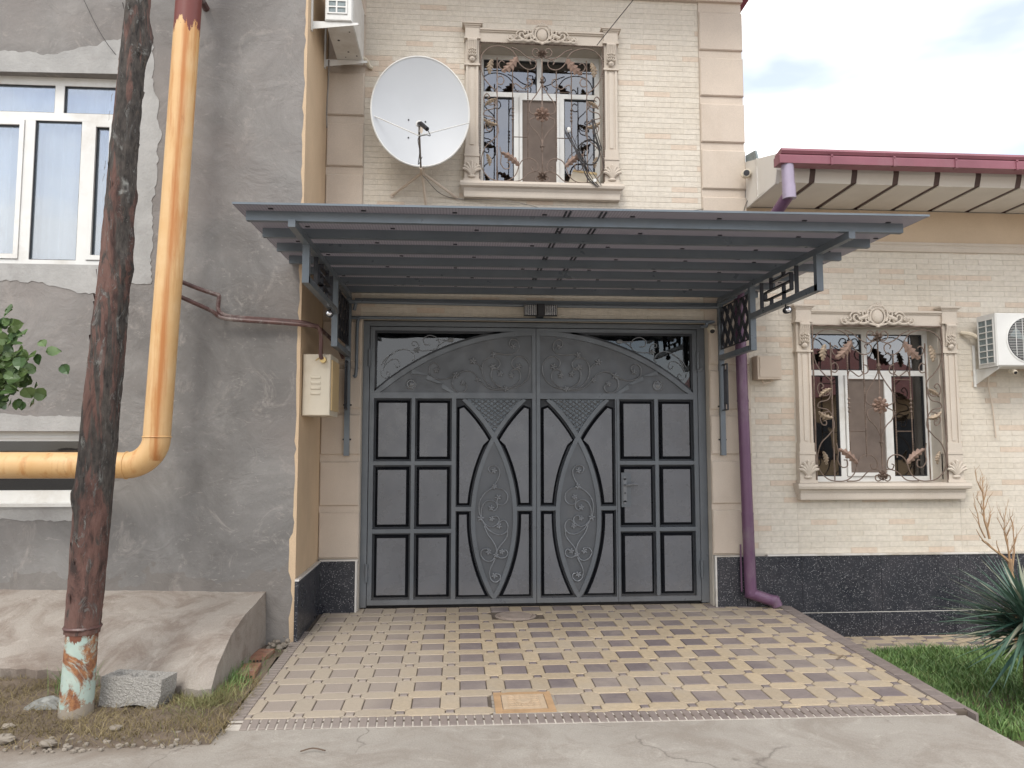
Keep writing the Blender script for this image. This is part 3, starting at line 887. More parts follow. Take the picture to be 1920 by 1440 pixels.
def grille_data():
    T = [  # left half, traced units: x 205..635 across the half, y 255..1240 downwards
        [(460, 350), (420, 300), (350, 275), (270, 285), (215, 340), (207, 420), (225, 500), (270, 560), (312, 600), (322, 640)],
        [(420, 280), (470, 300), (520, 340), (570, 360), (625, 345)],
        [(625, 330), (590, 345), (565, 315), (580, 285), (608, 290), (606, 312), (592, 312)],
        [(372, 392), (350, 380), (330, 405), (347, 438), (390, 440), (430, 400), (460, 355)],
        [(460, 350), (480, 400), (530, 435), (580, 425), (595, 390), (575, 365), (550, 378), (558, 398)],
        [(635, 520), (625, 560), (590, 620), (550, 680), (547, 740), (590, 765)],
        [(590, 775), (548, 800), (560, 850), (600, 890), (630, 950), (635, 990)],
        [(322, 640), (300, 690), (270, 700), (235, 685), (228, 645), (248, 620), (268, 640), (252, 655)],
        [(325, 840), (328, 900), (290, 950), (240, 1000), (213, 1080), (220, 1160), (270, 1220), (330, 1238), (400, 1232), (450, 1190), (475, 1120)],
        [(320, 640), (300, 720), (240, 740), (225, 770), (250, 780), (290, 790), (320, 830), (325, 880)],
        [(300, 800), (260, 810), (238, 840), (250, 880), (275, 885), (278, 862), (262, 858)],
        [(340, 1000), (350, 1060), (345, 1110), (370, 1150), (405, 1145), (405, 1110), (385, 1105)],
        [(475, 1120), (500, 1085), (550, 1072), (595, 1100), (603, 1150), (575, 1165), (560, 1140), (575, 1130)],
        [(400, 1238), (480, 1232), (540, 1180), (600, 1165), (635, 1185)],
        [(635, 1225), (605, 1238), (588, 1225), (590, 1205), (608, 1203), (608, 1216)],
        [(325, 500), (350, 490), (368, 520), (352, 550), (320, 545)],
        [(535, 500), (560, 510), (565, 545), (540, 560), (522, 540)],
        [(428, 590), (445, 540), (500, 575), (530, 560)],
    ]
    leaves = [((462, 350), (352, 462), 34, 12), ((285, 372), (268, 480), 24, -8), ((318, 655), (236, 708), 17, -8), ((322, 842), (226, 800), 20, 14),
              ((476, 1130), (348, 1036), 26, -10), ((250, 1050), (268, 1135), 17, 8)]
    return T, leaves
def make_window(house, cx, z0, s, mirror_leaf_mat=m_copper, wall=7.3):
    W, H = 1.38 * s, 1.59 * s
    fy = wall + 0.17          # front of the pvc frame
    X = lambda u: cx - W / 2 + u * W
    Z = lambda v: z0 + v * H
    # pvc frame
    fr = MB(); t_ = 0.055 * s
    xa, xb = X(0), X(1); za, zb = Z(0), Z(1.0) - .002
    fr.box(xa, xb, fy, fy + 0.06, za, za + t_); fr.box(xa, xb, fy, fy + 0.06, zb - t_, zb)
    fr.box(xa, xa + t_, fy, fy + 0.06, za + t_, zb - t_); fr.box(xb - t_, xb, fy, fy + 0.06, za + t_, zb - t_)
    zt = Z(0.69)
    fr.box(xa + t_, xb - t_, fy + 0.001, fy + 0.06, zt, zt + t_)
    fr.box(X(0.48), X(0.48) + t_, fy + 0.002, fy + 0.059, zt + t_, zb - t_)
    fr.box(X(0.29), X(0.29) + t_, fy + 0.002, fy + 0.059, za + t_, zt); fr.box(X(0.665), X(0.665) + t_, fy + 0.002, fy + 0.059, za + t_, zt)
    win = fr.build('window', m_pvc, house)
    # opened middle sash
    sx0, sx1, sz0, sz1 = X(0.29) + t_ + 0.004, X(0.665) - 0.004, za + t_ + 0.004, zt - 0.004
    sa = MB(); q = 0.034 * s
    sa.box(sx0, sx1, fy - 0.02, fy + 0.03, sz0, sz0 + q); sa.box(sx0, sx1, fy - 0.02, fy + 0.03, sz1 - q, sz1)
    sa.box(sx0, sx0 + q, fy - 0.02, fy + 0.03, sz0 + q, sz1 - q); sa.box(sx1 - q, sx1, fy - 0.02, fy + 0.03, sz0 + q, sz1 - q)
    sa.build('sash', m_pvc, win)
    nt_ = MB(); nt_.box(sx0 + q, sx1 - q, fy + 0.0, fy + 0.004, sz0 + q, sz1 - q)
    nt_.build('mosquito_net', m_net, win)
    for (a, b, c_, d) in ((xa + t_, X(0.48), zt + t_, zb - t_), (X(0.48) + t_, xb - t_, zt + t_, zb - t_), (xa + t_, X(0.29), za + t_, zt), (X(0.665) + t_, xb - t_, za + t_, zt)):
        p = MB(); p.box(a, b, fy + 0.028, fy + 0.034, c_, d); p.build('pane', m_glass_dark, win)
        gk = MB(); e = 0.009
        gk.box(a, a + e, fy + 0.012, fy + 0.027, c_, d); gk.box(b - e, b, fy + 0.012, fy + 0.027, c_, d); gk.box(a + e, b - e, fy + 0.012, fy + 0.027, c_, c_ + e); gk.box(a + e, b - e, fy + 0.012, fy + 0.027, d - e, d)
        gk.build('gasket', m_black, win)
    # dark room behind
    rm = MB(); rm.box(X(0) - .3, X(1) + .3, wall + 1.6, wall + 1.65, z0 - .3, z0 + H + .3); rm.box(X(0) - .35, X(0) - .3, wall + .31, wall + 1.65, z0 - .3, z0 + H + .3)
    rm.box(X(1) + .3, X(1) + .35, wall + .31, wall + 1.65, z0 - .3, z0 + H + .3); rm.box(X(0) - .35, X(1) + .35, wall + .31, wall + 1.65, z0 + H + .3, z0 + H + .35); rm.box(X(0) - .35, X(1) + .35, wall + .31, wall + 1.65, z0 - .35, z0 - .3)
    rm.build('room_lining', m_room, win)
    # carved surround
    f = wall - 0.08
    def sc(a): return a * s
    top = z0 + H
    su = MB()
    L0, L1 = cx - W / 2, cx + W / 2
    pw = sc(0.16)
    # lintel frieze with stepped cornice
    su.box(L0 - 0.005, L1 + 0.005, f + 0.015, wall + 0.02, top + 0.001, top + sc(0.115))
    su.box(L0 - 0.005, L1 + 0.005, f + 0.002, wall + 0.02, top + sc(0.115), top + sc(0.13))
    su.box(L0 - 0.005, L1 + 0.005, f - 0.012, wall + 0.02, top + sc(0.13), top + sc(0.15))
    sur = su.build('window_surround', m_trim, house)
    for sg in (-1, 1):
        px0 = (L0 - pw) if sg < 0 else L1; px1 = px0 + pw
        m = MB()
        m.box(px0 + sc(.012), px1 - sc(.012), f + 0.012, wall + .02, z0 + sc(.40), top - sc(.28))      # shaft
        m.box(px0 + sc(.012), px0 + sc(.035), f, f + 0.012, z0 + sc(.40), top - sc(.28)); m.box(px1 - sc(.035), px1 - sc(.012), f, f + 0.012, z0 + sc(.40), top - sc(.28))
        m.box(px0 + sc(.06), px1 - sc(.06), f + 0.004, f + 0.012, z0 + sc(.42), top - sc(.30))
        m.box(px0 - sc(.004), px1 + sc(.004), f - 0.008, wall + .02, z0 + sc(.285), z0 + sc(.31))
        m.box(px0 + sc(.004), px1 - sc(.004), f - 0.002, wall + .02, z0 + sc(.31), z0 + sc(.40))
        m.box(px0, px1, f, wall + .02, z0 + sc(.03), z0 + sc(.285))         # pedestal
        m.box(px0 - sc(.012), px1 + sc(.012), f - 0.015, wall + .02, z0, z0 + sc(.03))
        m.box(px0 - sc(.006), px1 + sc(.006), f - 0.012, wall + .02, top - sc(.28), top - sc(.262))
        m.box(px0 + sc(.006), px1 - sc(.006), f + 0.006, wall + .02, top - sc(.262), top + sc(.02))
        m.box(px0 - sc(.01), px1 + sc(.01), f - 0.022, wall + .02, top + sc(.02), top + sc(.042))      # capital block
        m.box(px0 + sc(.002), px1 - sc(.002), f - 0.012, wall + .02, top + sc(.042), top + sc(.15))
        for q_, (a, b) in enumerate(((.006, .165), (.018, .18), (.032, .197))):
            m.box(px0 - sc(a), px1 + sc(a), f - 0.012 - a, wall + .02, top + sc((.15, .165, .18)[q_]), top + sc(b))
        m.build('pilaster', m_trim, sur)
        # console with flutes and leaf
        c_ = MB(); mx_ = (px0 + px1) / 2; zc0, zc1 = top - sc(.25), top + sc(.015)
        for k in range(5):
            x = mx_ + sc((k - 2) * 0.021)
            pts = [(x, f + 0.0, zc0 + sc(.05)), (x, f - .018, zc0 + sc(.09)), (x, f - .012, zc0 + sc(.15)), (x, f - .03, zc1 - sc(.05)), (x, f - .04, zc1 - sc(.015)), (x, f - .02, zc1)]
            c_.tube(spl(pts, 3), sc(.0115), 6)
        c_.tube(spl([(mx_ - sc(.05), f - .028, zc1 - sc(.02)), (mx_, f - .034, zc1 - sc(.02)), (mx_ + sc(.05), f - .028, zc1 - sc(.02))], 3), sc(.02), 8)
        for k in range(-2, 3):
            for zz, r_ in ((.085, .02), (.12, .017), (.15, .013)):
                c_.ell((mx_ + sc(k * .017), f - .03, zc0 + sc(zz) - abs(k) * sc(.006)), sc(.008), .012, sc(r_), 6, 4, rot=k * 0.35)
        c_.ell((mx_, f - .015, zc0 + sc(.035)), sc(.032), .022, sc(.03), 10, 6)
        c_.ell((mx_, f - .03, zc0 + sc(.035)), sc(.014), .014, sc(.014), 8, 4)
        c_.build('console', m_trim, sur, True)
        # palmette
        c_ = MB()
        for k in range(-3, 4):
            a = k * 0.33
            bx, bz = mx_, z0 + sc(.07)
            L = sc(0.165 - abs(k) * 0.018)
            pts = [(bx + sin(a * .3) * sc(.02), f - .006, bz), (bx + sin(a * .75) * L * .5, f - .018, bz + cos(a * .6) * L * .5), (bx + sin(a) * L * .85, f - .02, bz + cos(a * .8) * L * .86), (bx + sin(a * 1.15) * L, f - .028, bz + cos(a * 0.9) * L * .93)]
            P = spl(pts, 3); n = len(P)
            c_.tube(P, [sc(.006 + .011 * sin(pi * (0.15 + .8 * i / n))) for i in range(n)], 6)
        c_.ell((mx_, f - .008, z0 + sc(.062)), sc(.045), .016, sc(.018), 10, 5)
        c_.build('palmette', m_trim, sur, True)
    # sill
    m = MB()
    prof = [(wall + .02, z0 - sc(.165)), (f - .0, z0 - sc(.165)), (f - .004, z0 - sc(.15)), (f - .006, z0 - sc(.1)), (f - .02, z0 - sc(.07)), (f - .05, z0 - sc(.055)), (f - .058, z0 - sc(.03)), (f - .05, z0 - 0.002), (wall + .02, z0 - 0.002)]
    m.prism(prof, 0, L0 - pw - sc(.045), L1 + pw + sc(.045))
    for i, v in enumerate(m.v):      # mitred ends
        if v[2] < z0 - sc(.06):
            m.v[i] = (v[0] + (sc(.04) if v[0] < cx else -sc(.04)), v[1], v[2])
    m.box(L0, L1, wall - .075, fy, z0 - .012, z0 + .001)
    m.build('sill', m_trim, sur)
    # cartouche
    m = MB(); cz = top + sc(.085); y = f - .012
    m.ell((cx, y, cz), sc(.062), .035, sc(.072), 14, 8)
    m.tube([(cx + sc(.078) * cos(a), y - .006, cz + sc(.086) * sin(a)) for a in [2 * pi * i / 20 for i in range(20)]], sc(.011), 6, closed=True)
    for sg in (-1, 1):
        def q(pts, r, taper=True):
            P = spl([(cx + sg * sc(a), y - .008 + c3, cz + sc(b)) for a, b, c3 in [(p[0], p[1], p[2] if len(p) > 2 else 0) for p in pts]], 4); n = len(P)
            m.tube(P, [sc(r) * (1 - .55 * i / n) if taper else sc(r) for i in range(n)], 6)
        q([(.0, .105), (.03, .112), (.062, .10), (.075, .078), (.06, .062), (.045, .075)], .014)
        q([(.085, -.05), (.105, .0), (.10, .06), (.075, .09)], .015)
        q([(.0, -.095), (.04, -.085), (.085, -.075), (.12, -.05), (.13, -.01), (.105, .01)], .013)
        q([(.10, -.06), (.16, -.075), (.21, -.06), (.25, -.03), (.245, .01), (.215, .015), (.205, -.01)], .016)
        q([(.12, -.03), (.15, .0), (.155, .04), (.135, .05), (.125, .03)], .012)
        q([(.2, -.06), (.26, -.075), (.31, -.07), (.345, -.04), (.335, -.015), (.31, -.02)], .014)
        q([(.30, -.06), (.345, -.08), (.38, -.06), (.385, -.03), (.37, -.015)], .011)
        q([(.18, .02), (.22, .045), (.265, .035), (.29, .0), (.27, -.02)], .012)
        m.tube([(cx + sg * sc(.10), y - .004, cz + sc(.01)), (cx + sg * sc(.2), y - .0, cz - sc(.03))], sc(.022), 8)
        for (a, b, rr, ro) in ((.285, -.035, .022, .7), (.33, -.05, .018, 1.1), (.235, -.06, .02, 1.3), (.36, -.05, .013, .3), (.17, -.05, .018, 1.0)):
            m.ell((cx + sg * sc(a), y - .004, cz + sc(b)), sc(rr), .016, sc(rr * .45), 8, 4, rot=sg * ro)
    for k in range(-2, 3):
        m.ell((cx + sc(k * .018), y - .01, cz + sc(.108 + .01 * (2 - abs(k)))), sc(.009), .012, sc(.024), 6, 4, rot=k * .25)
    m.ell((cx, y - .01, cz - sc(.1)), sc(.02), .014, sc(.016), 8, 4)
    m.build('cartouche', m_trim, sur, True)
    # grille
    gy = f - 0.002
    T, leaves = grille_data()
    hw = W / 2 - 0.012
    gx = lambda u, sg: cx + sg * (-1 + (u - 205) / 430.0) * hw
    gz = lambda v: z0 + 0.015 + (1240 - v) / 985.0 * (H - 0.03)
    gr = MB()
    for sg in (1, -1):
        for q_ in T:
            gr.tube(spl([(gx(a, sg), gy + .004 * sg, gz(b)) for a, b in q_], 4), 0.0062 * s, 5)
        for xb_, ya, yb in ((320, 360, 1232), (428, 440, 1110), (535, 430, 1090)):
            n = 46; gr.tube([(gx(xb_, sg), gy, gz(ya + (yb - ya) * i / n)) for i in range(n + 1)], 0.0075 * s, 4, twist=60)
        gr.tube([(gx(428, sg), gy, gz(595)), (gx(535, sg), gy, gz(595))], .005 * s, 4); gr.tube([(gx(428, sg), gy, gz(925)), (gx(535, sg), gy, gz(925))], .005 * s, 4)
        n = 64; gr.tube([(cx + sg * (hw + .004), gy, z0 + .005 + (H - .01) * i / n) for i in range(n + 1)], .009 * s, 4, twist=60)
        for k in range(4): gr.ell((gx(430, sg), gy, gz(722 + k * 26)), .015 * s, .015, .013 * s, 8, 4)
    n = 60; gr.tube([(cx - hw + 2 * hw * i / n, gy, z0 + H - .012) for i in range(n + 1)], .009 * s, 4, twist=60)
    n = 56; gr.tube([(cx, gy, gz(280 + 955 * i / n)) for i in range(n + 1)], .0075 * s, 4, twist=60)
    gr.lathe([(.024 * s, 0), (.028 * s, .008), (.012 * s, .016), (.02 * s, .03), (.02 * s, .05), (.01 * s, .06)], (cx, gy, gz(530)), k=8)
    gr.lathe([(.006 * s, 0), (.012 * s, .015), (.016 * s, .05), (.026 * s, .055), (.026 * s, .062), (.01 * s, .066)], (cx, gy, gz(1030)), k=8)
    gro = gr.build('grille', m_iron, win, False)
    for sg in (1, -1):
        for i, (a, b, wd, cu) in enumerate(leaves):
            lf = MB(); leafshape(lf, (gx(a[0], sg), gz(a[1])), (gx(b[0], sg), gz(b[1])), wd / 430.0 * hw * 1.15, gy - .008, 5, cu / 430 * hw * sg)
            lf.build('grille_leaf', m_gold if i in (1, 2, 3, 5) else m_copper, win)
    for (u, v, r_, pet) in ((635, 760, .088, 8), (635, 322, .05, 7), (635, 1200, .055, 8)):
        fl = MB(); fz = gz(v); r_ *= s
        for ring, rr, yo in ((0, 1.0, 0.0), (1, .6, -.012)):
            for k in range(pet):
                a = 2 * pi * (k + .5 * ring) / pet
                leafshape(fl, (cx + cos(a) * r_ * .12, fz + sin(a) * r_ * .12), (cx + cos(a) * r_ * rr, fz + sin(a) * r_ * rr), r_ * rr * .36, gy - .012 + yo, 2, 0)
        fl.ell((cx, gy - .028, fz), r_ * .2, .014, r_ * .2, 8, 5)
        fl.build('grille_flower', m_copper if v == 760 else m_iron, win)
    return win

# ------------------------------------------------------------------ TWO STOREY HOUSE
WY = 7.30
house = thing('two_storey_house', 'two-storey cream brick house with stone pilasters above the garage gate', 'house', (0.8, 7.3, 0))
UW = (0.1995, 1.4615, 4.165, 5.636)      # upper window opening
cxu, s_u = 0.8305, 0.9145 
wl = MB()
for (a, b, c_, d) in holes(-1.31, 2.92, 2.80, 6.6, [(cxu - .69 * s_u, cxu + .69 * s_u, 4.165, 4.165 + 1.59 * s_u)]):
    wl.box(a, b, WY, WY + 0.3, c_, d)
wl.box(-1.31, -0.93, WY, WY + 0.3, -0.5, 2.80); wl.box(2.51, 2.92, WY, WY + 0.3, -0.5, 2.80)
wl.box(2.62, 2.92, WY + .3, 14, -0.5, 6.6)      # flank wall
wl.box(-1.31, 2.92, 13.9, 14, -.5, 6.6)
wall_o = wl.build('wall', m_joint, house)
make_window(house, cxu, 4.165, s_u)
pw = 0.16 * s_u; xo0, xo1 = cxu - .69 * s_u - pw, cxu + .69 * s_u + pw
zt_u = 4.165 + 1.59 * s_u
rects = holes(-0.945, 2.475, 2.803, 6.17, [(xo0, xo1, 4.165 - .165 * s_u, zt_u + .15 * s_u)])
def vis_u(it):
    xm, zm = (it[0] + it[1]) / 2, (it[2] + it[3]) / 2
    if zm > 6.1: return 50
    if 3.05 < zm < 3.85: return 40
    if zm <= 3.05: return 1
    if math.hypot(xm + 0.39, zm - 4.95) < 0.5: return 30
    return abs(zm - 4.9) - 0.2 * (it[1] - it[0])
brick_wall(wall_o, rects, -0.945, 2.803, WY, 11, vis_u)
# pilasters of rusticated blocks
def blocks(x0, x1, zs, y=WY, parent=house, proud=0.03):
    for a, b in zs:
        m = MB(); m.box(x0 + .002, x1 - .002, y - proud, y, a, b - 0.0, 0.010)
        m.build('pilaster_block', m_pilaster, parent)
def pil(x0, x1, z0, z1):
    m = MB(); m.box(x0, x1, WY - 0.014, WY, z0, z1); return m.build('pilaster', m_pilaster, house)
for (x0, x1, top0, pitch) in ((-1.309, -0.945, 5.86, 0.52), (2.475, 2.93, 5.64, 0.492)):
    p_ = pil(x0, x1, 2.80, 6.17)
    k = 0; zs = []
    zz = top0 + pitch
    while zz - pitch > 2.9:
        zs.append((zz - pitch + 0.01, zz - 0.075)); zz -= pitch
    blocks(x0, x1 + (0.008 if x0 > 0 else 0), [(a, min(b, 6.15)) for a, b in zs], WY - .014, p_, 0.022)
for (x0, x1) in ((-1.309, -0.93), (2.51, 2.93)):
    p_ = pil(x0, x1, 0.49, 2.80)
    zs = [(0.50, 0.93), (0.99, 1.41), (1.475, 1.86), (1.92, 2.31), (2.37, 2.77)]
    blocks(x0, x1, zs, WY - .014, p_, 0.02)
# frieze and eave at the very top
m = MB(); m.box(-1.31, 2.94, WY - .05, WY, 6.17, 6.30); m.box(-1.31, 2.96, WY - .08, WY, 6.30, 6.36); m.build('cornice', m_pilaster, house)
m = MB(); m.prism([(WY - .75, 6.60), (WY - .7, 6.50), (WY - .1, 6.37), (14.5, 6.37), (14.5, 6.62), (10.6, 8.2)], 0, -1.9, 3.02); m.build('roof', m_roof, house)
m = MB(); m.prism([(WY - .10, 6.26), (8.2, 6.26), (8.2, 6.36), (WY - .10, 6.36)], 0, 2.965, 3.05); m.build('verge_board', m_maroon, house)
# black terrazzo plinth slabs of this house
def slab(parent, a, b, c_, d, y0=7.262, y1=7.30, nm='terrazzo_slab'):
    m = MB(); m.box(a + .001, b - .001, y0, y1, c_ + .001, d - .001, 0.002); return m.build(nm, m_terr, parent)
slab(house, -1.285, -0.955, -0.03, 0.475, 7.25, 7.286)
m = MB(); m.box(-1.285, -0.93, 7.243, 7.286, 0.475, 0.487); m.box(-.955, -.938, 7.243, 7.286, -.02, .475); m.build('plinth_trim', m_white_trim, house)
slab(house, 2.535, 2.83, -0.03, 0.475, 7.25, 7.286)
m = MB(); m.box(2.515, 2.83, 7.243, 7.286, 0.475, 0.487); m.box(2.518, 2.535, 7.243, 7.286, -.02, .475); m.build('plinth_trim', m_white_trim, house)
slab(house, 2.832, 3.05, -0.03, 0.475, 7.23, 7.286)

# ------------------------------------------------------------------ SINGLE STOREY HOUSE to the right
h2 = thing('single_storey_house', 'low cream brick house with maroon gutter and black terrazzo plinth beside the lawn', 'house', (4.3, 7.3, -0.3))
wl = MB(); c2 = 4.24
for (a, b, c_, d) in holes(2.92, 9.5, -0.5, 4.0, [(c2 - .69, c2 + .69, 1.19, 2.78)]):
    wl.box(a, b, WY, WY + 0.3, c_, d)
wl.box(9.4, 9.5, WY + .3, 14, -.5, 4.0)
w2 = wl.build('wall', m_joint, h2)
make_window(h2, c2, 1.19, 1.0)
rects = holes(2.935, 6.6, 0.49, 3.56, [(c2 - .85, c2 + .85, 1.19 - .165, 2.78 + .15)])
def vis_l(it):
    xm, zm = (it[0] + it[1]) / 2, (it[2] + it[3]) / 2
    if xm > 5.75: return 60
    if xm < 3.0: return 30
    return -(it[1] - it[0]) + 0.05 * abs(zm - 1.6) + .02 * abs(xm - 4)
brick_wall(w2, rects, 2.98, 0.492, WY, 23, vis_l, pinkp=0.11)
m = MB(); m.box(2.935, 9.5, WY - .012, WY, 3.66, 3.99); m.build('plaster_band', m_plaster, h2)
m = MB(); m.prism([(WY, 3.56), (WY - .02, 3.565), (WY - .032, 3.60), (WY - .022, 3.625), (WY - .035, 3.64), (WY - .03, 3.66), (WY, 3.662)], 0, 2.935, 9.5); m.build('string_course', m_trim, h2)
# plinth: upper and lower course of slabs
xs_ = [3.05, 3.40, 4.21, 5.02, 5.83, 6.64]
for a, b in zip(xs_[:-1], xs_[1:]): slab(h2, a, b, -0.075, 0.475)
for a, b in zip([3.05, 3.42, 4.19, 4.95, 5.71, 6.47], [3.42, 4.19, 4.95, 5.71, 6.47, 6.64]): slab(h2, a, b, -0.40, -0.08, 7.256, 7.30)
m = MB(); m.box(3.05, 6.64, 7.25, 7.30, 0.476, 0.489); m.build('plinth_trim', m_white_trim, h2)
m = MB(); m.box(3.05, 6.64, 7.2575, 7.27, -0.0795, -0.0755); m.build('plinth_joint', m_white_trim, h2)
# eave: soffit panels wrapped round the knee
PR = [(7.29, 4.00), (6.575, 4.005), (6.545, 4.10), (6.54, 4.24)]
def strip(mb, x0, x1, off, th):
    pts = [(y, z - off) for y, z in PR]
    poly = pts + [(y + 0.004, z + th) for y, z in reversed(PR)]
    for i in range(3):
        a, b = PR[i], PR[i + 1]
        mb.prism([(a[0], a[1] - off), (b[0], b[1] - off), (b[0], b[1] + th), (a[0], a[1] + th)], 0, x0, x1)
eav = MB(); strip(eav, 2.96, 9.8, -0.012, 0.02); ev = eav.build('eave', m_brown, h2)
x = 2.965
while x < 6.6:
    m = MB(); b = min(3.31, 99) if x < 3 else x + 0.36
    strip(m, x, (3.31 - .055) if x < 3 else x + 0.35, 0.0, 0.01); m.build('soffit_panel', m_soffit, ev)
    x = 3.31 if x < 3 else x + 0.405
# closing side panels
m = MB(); m.prism([(7.29, 3.99), (6.985, 4.0), (6.985, 4.385), (7.29, 4.47)], 0, 2.935, 2.962); m.build('side_panel', m_soffit, ev)
m = MB(); m.prism([(6.975, 4.005), (6.575, 4.0), (6.54, 4.10), (6.535, 4.26), (6.975, 4.385)], 0, 2.935, 2.962); m.build('side_panel', m_soffit, ev)
m = MB()
for a, b in zip([(7.29, 3.985), (6.575, 3.995), (6.538, 4.10)], [(6.575, 3.995), (6.538, 4.10), (6.53, 4.26)]): m.bar((2.95, a[0], a[1]), (2.95, b[0], b[1]), 0.035, 0.014)
m.bar((2.932, 6.98, 4.0), (2.932, 6.98, 4.39), 0.012, 0.01); m.build('edge_strip', m_white_trim, ev)
# gutter, fascia, roof
m = MB(); m.prism([(6.30, 4.085), (6.43, 4.085), (6.43, 4.165), (6.31, 4.165), (6.305, 4.15), (6.30, 4.15)], 0, 2.86, 9.8); m.build('gutter', m_maroon, h2)
m = MB(); m.prism([(6.315, 4.175), (6.45, 4.165), (6.45, 4.20), (6.315, 4.225), (6.30, 4.20)], 0, 2.88, 9.8); m.build('fascia', m_maroon, h2)
m = MB(); m.prism([(6.32, 4.226), (12, 5.55), (14, 5.0), (14, 4.0), (7.61, 4.01), (6.56, 4.15)], 0, 2.97, 9.8); m.build('roof', m_roof, h2)
m = MB(); m.prism([(7.0, 4.39), (7.29, 4.46), (7.29, 4.54), (7.05, 4.50)], 0, 2.945, 2.965); m.build('roof_flashing', m_fin, h2)
x = 3.33
while x < 6.4:
    m = MB(); m.box(x, x + .02, 6.292, 6.299, 4.08, 4.17); m.box(x, x + .02, 6.292, 6.33, 4.076, 4.082); m.ell((x + .01, 6.288, 4.155), .006, .005, .006, 6, 4)
    m.build('gutter_bracket', m_maroon, h2); x += 0.585

# ------------------------------------------------------------------ DOWNPIPE
t = thing('downpipe', 'purple rain downpipe between the gate pilaster and the low house', 'downpipe', (2.83, 7.17, 0))
m = MB(); m.tube([(2.955, 6.36, 4.09), (2.962, 6.36, 3.83)], .056, 14); m.build('outlet', m_purple_l, t, True)
m = MB(); m.tube([(2.962, 6.36, 3.90), (2.965, 6.36, 3.775)], .060, 14); m.build('sleeve', m_purple_l, t, True)
m = MB(); m.tube([(2.965, 6.36, 3.82), (2.79, 7.13, 3.33), (2.79, 7.165, 3.2)], .053, 14); m.build('slanting_pipe', m_purple, t, True)
m = MB(); m.tube([(2.79, 7.165, 3.25), (2.80, 7.165, 2.2), (2.825, 7.165, 0.72)], .054, 16); m.build('pipe', m_purple, t, True)
m = MB(); m.tube([(2.822, 7.165, 0.9), (2.835, 7.165, 0.16), (2.84, 7.165, .12)], .056, 16)
m.tube([(2.80, 7.165, .15), (3.02, 7.16, .075), (3.09, 7.16, .06)], .054, 16)
m.tube([(3.06, 7.16, .085), (3.09, 7.15, .015)], .052, 14); m.build('shoe', m_purple, t, True)
for z in (0.73, 0.9, 2.0):
    m = MB(); m.tube([(2.8 + (2.2 - z) * .017, 7.165, z - .012), (2.8 + (2.2 - z) * .017, 7.165, z + .012)], .0575, 16); m.build('pipe_collar', m_purple, t, True)
m = MB(); m.box(2.755, 2.768, 7.2, 7.215, 0.15, .6); m.build('strap', m_purple, t)

# ------------------------------------------------------------------ GREY HOUSE at the left
GY = 6.30
gh = thing('grey_house', 'rough grey cement rendered house with white windows behind the leaning pole', 'house', (-4, 6.3, 0))
wins = [(-4.62, -2.86, 3.05, 4.69), (-4.4, -3.03, 1.10, 1.68)]
wl = MB()
# the two openings overlap in x: build in strips
xsG = [-9, -4.62, -4.4, -3.03, -2.86, -1.312]
for a, b in zip(xsG[:-1], xsG[1:]):
    cuts = [(c_, d) for (p, q_, c_, d) in wins if p <= a + 1e-6 and q_ >= b - 1e-6]
    z = -0.5
    for c_, d in sorted(cuts):
        wl.box(a, b, GY, GY + .3, z, c_); z = d
    wl.box(a, b, GY, GY + .3, z, 7.0)
gwall = wl.build('wall', m_grey, gh)
m = MB(); m.box(-1.312, -1.3105, GY + .0, 7.29, 0.0, 7.0); m.box(-1.6, -1.3125, GY + .3, 12, -.5, 7.0); m.build('side_wall', m_yellowwall, gh)
# ragged edge of ochre paint lapping onto the front
r = random.Random(3); pts = []
z = 0.0
L_ = [(-1.3105, -0.1)]
while z < 7.0:
    L_.append((-1.3105 - (0.012 + 0.02 * r.random() + (0.03 if .5 < z < .8 else 0) + (0.02 if z < .3 else 0)), z)); z += 0.05 + .06 * r.random()
L_.append((-1.3105, 7.0))
m = MB(); m.prism([L_[0], L_[-1]] + L_[-2:0:-1], 1, GY - .002, GY); m.build('paint_edge', m_yellowwall, gh)
m = MB()
slab_s = MB(); slab_s.box(-1.310, -1.282, GY - .02, 7.24, -0.06, 0.465); slab_s.build('terrazzo_slab', m_terr, gh)
m.box(-1.310, -1.276, GY - .025, 7.24, 0.465, 0.48); m.build('plinth_trim', m_white_trim, gh)
def ragged(outer, amp, seed, step=0.07):
    r = random.Random(seed); res = []
    n = len(outer)
    for i in range(n):
        a, b, j = Vector(outer[i][:2]), Vector(outer[(i + 1) % n][:2]), outer[i][2]
        L = (b - a).length; k = max(1, int(L / step)); nn = Vector((-(b - a).y, (b - a).x)).normalized()
        lf = 0
        for q in range(k):
            lf = lf * .6 + r.uniform(-1, 1) * .7
            res.append(tuple(a + (b - a) * q / k + (nn * lf * amp if j and q else Vector((0, 0)))))
    return res
def patch(poly, seed, amp=0.02):
    m = MB(); m.prism(ragged(poly, amp, seed, .028), 1, GY - .005, GY + .001); m.build('plaster_patch', m_patch, gwall)
patch([(-4.9, 4.66, 1), (-4.9, 4.86, 1), (-3.4, 4.84, 1), (-2.92, 4.99, 1), (-2.60, 4.99, 1), (-2.60, 4.66, 0), (-2.86, 4.66, 0), (-2.86, 4.69, 0)], 1)
patch([(-2.858, 4.66, 0), (-2.59, 4.66, 1), (-2.50, 4.2, 1), (-2.56, 3.6, 1), (-2.54, 2.9, 1), (-2.858, 2.9, 0)], 2)
patch([(-4.9, 2.90, 1), (-4.9, 3.05, 0), (-2.858, 3.05, 0), (-2.858, 2.76, 1), (-3.4, 2.90, 1)], 3)
patch([(-4.6, 1.68, 0), (-4.6, 1.83, 1), (-3.02, 1.80, 1), (-3.02, 1.68, 0)], 4, .012)
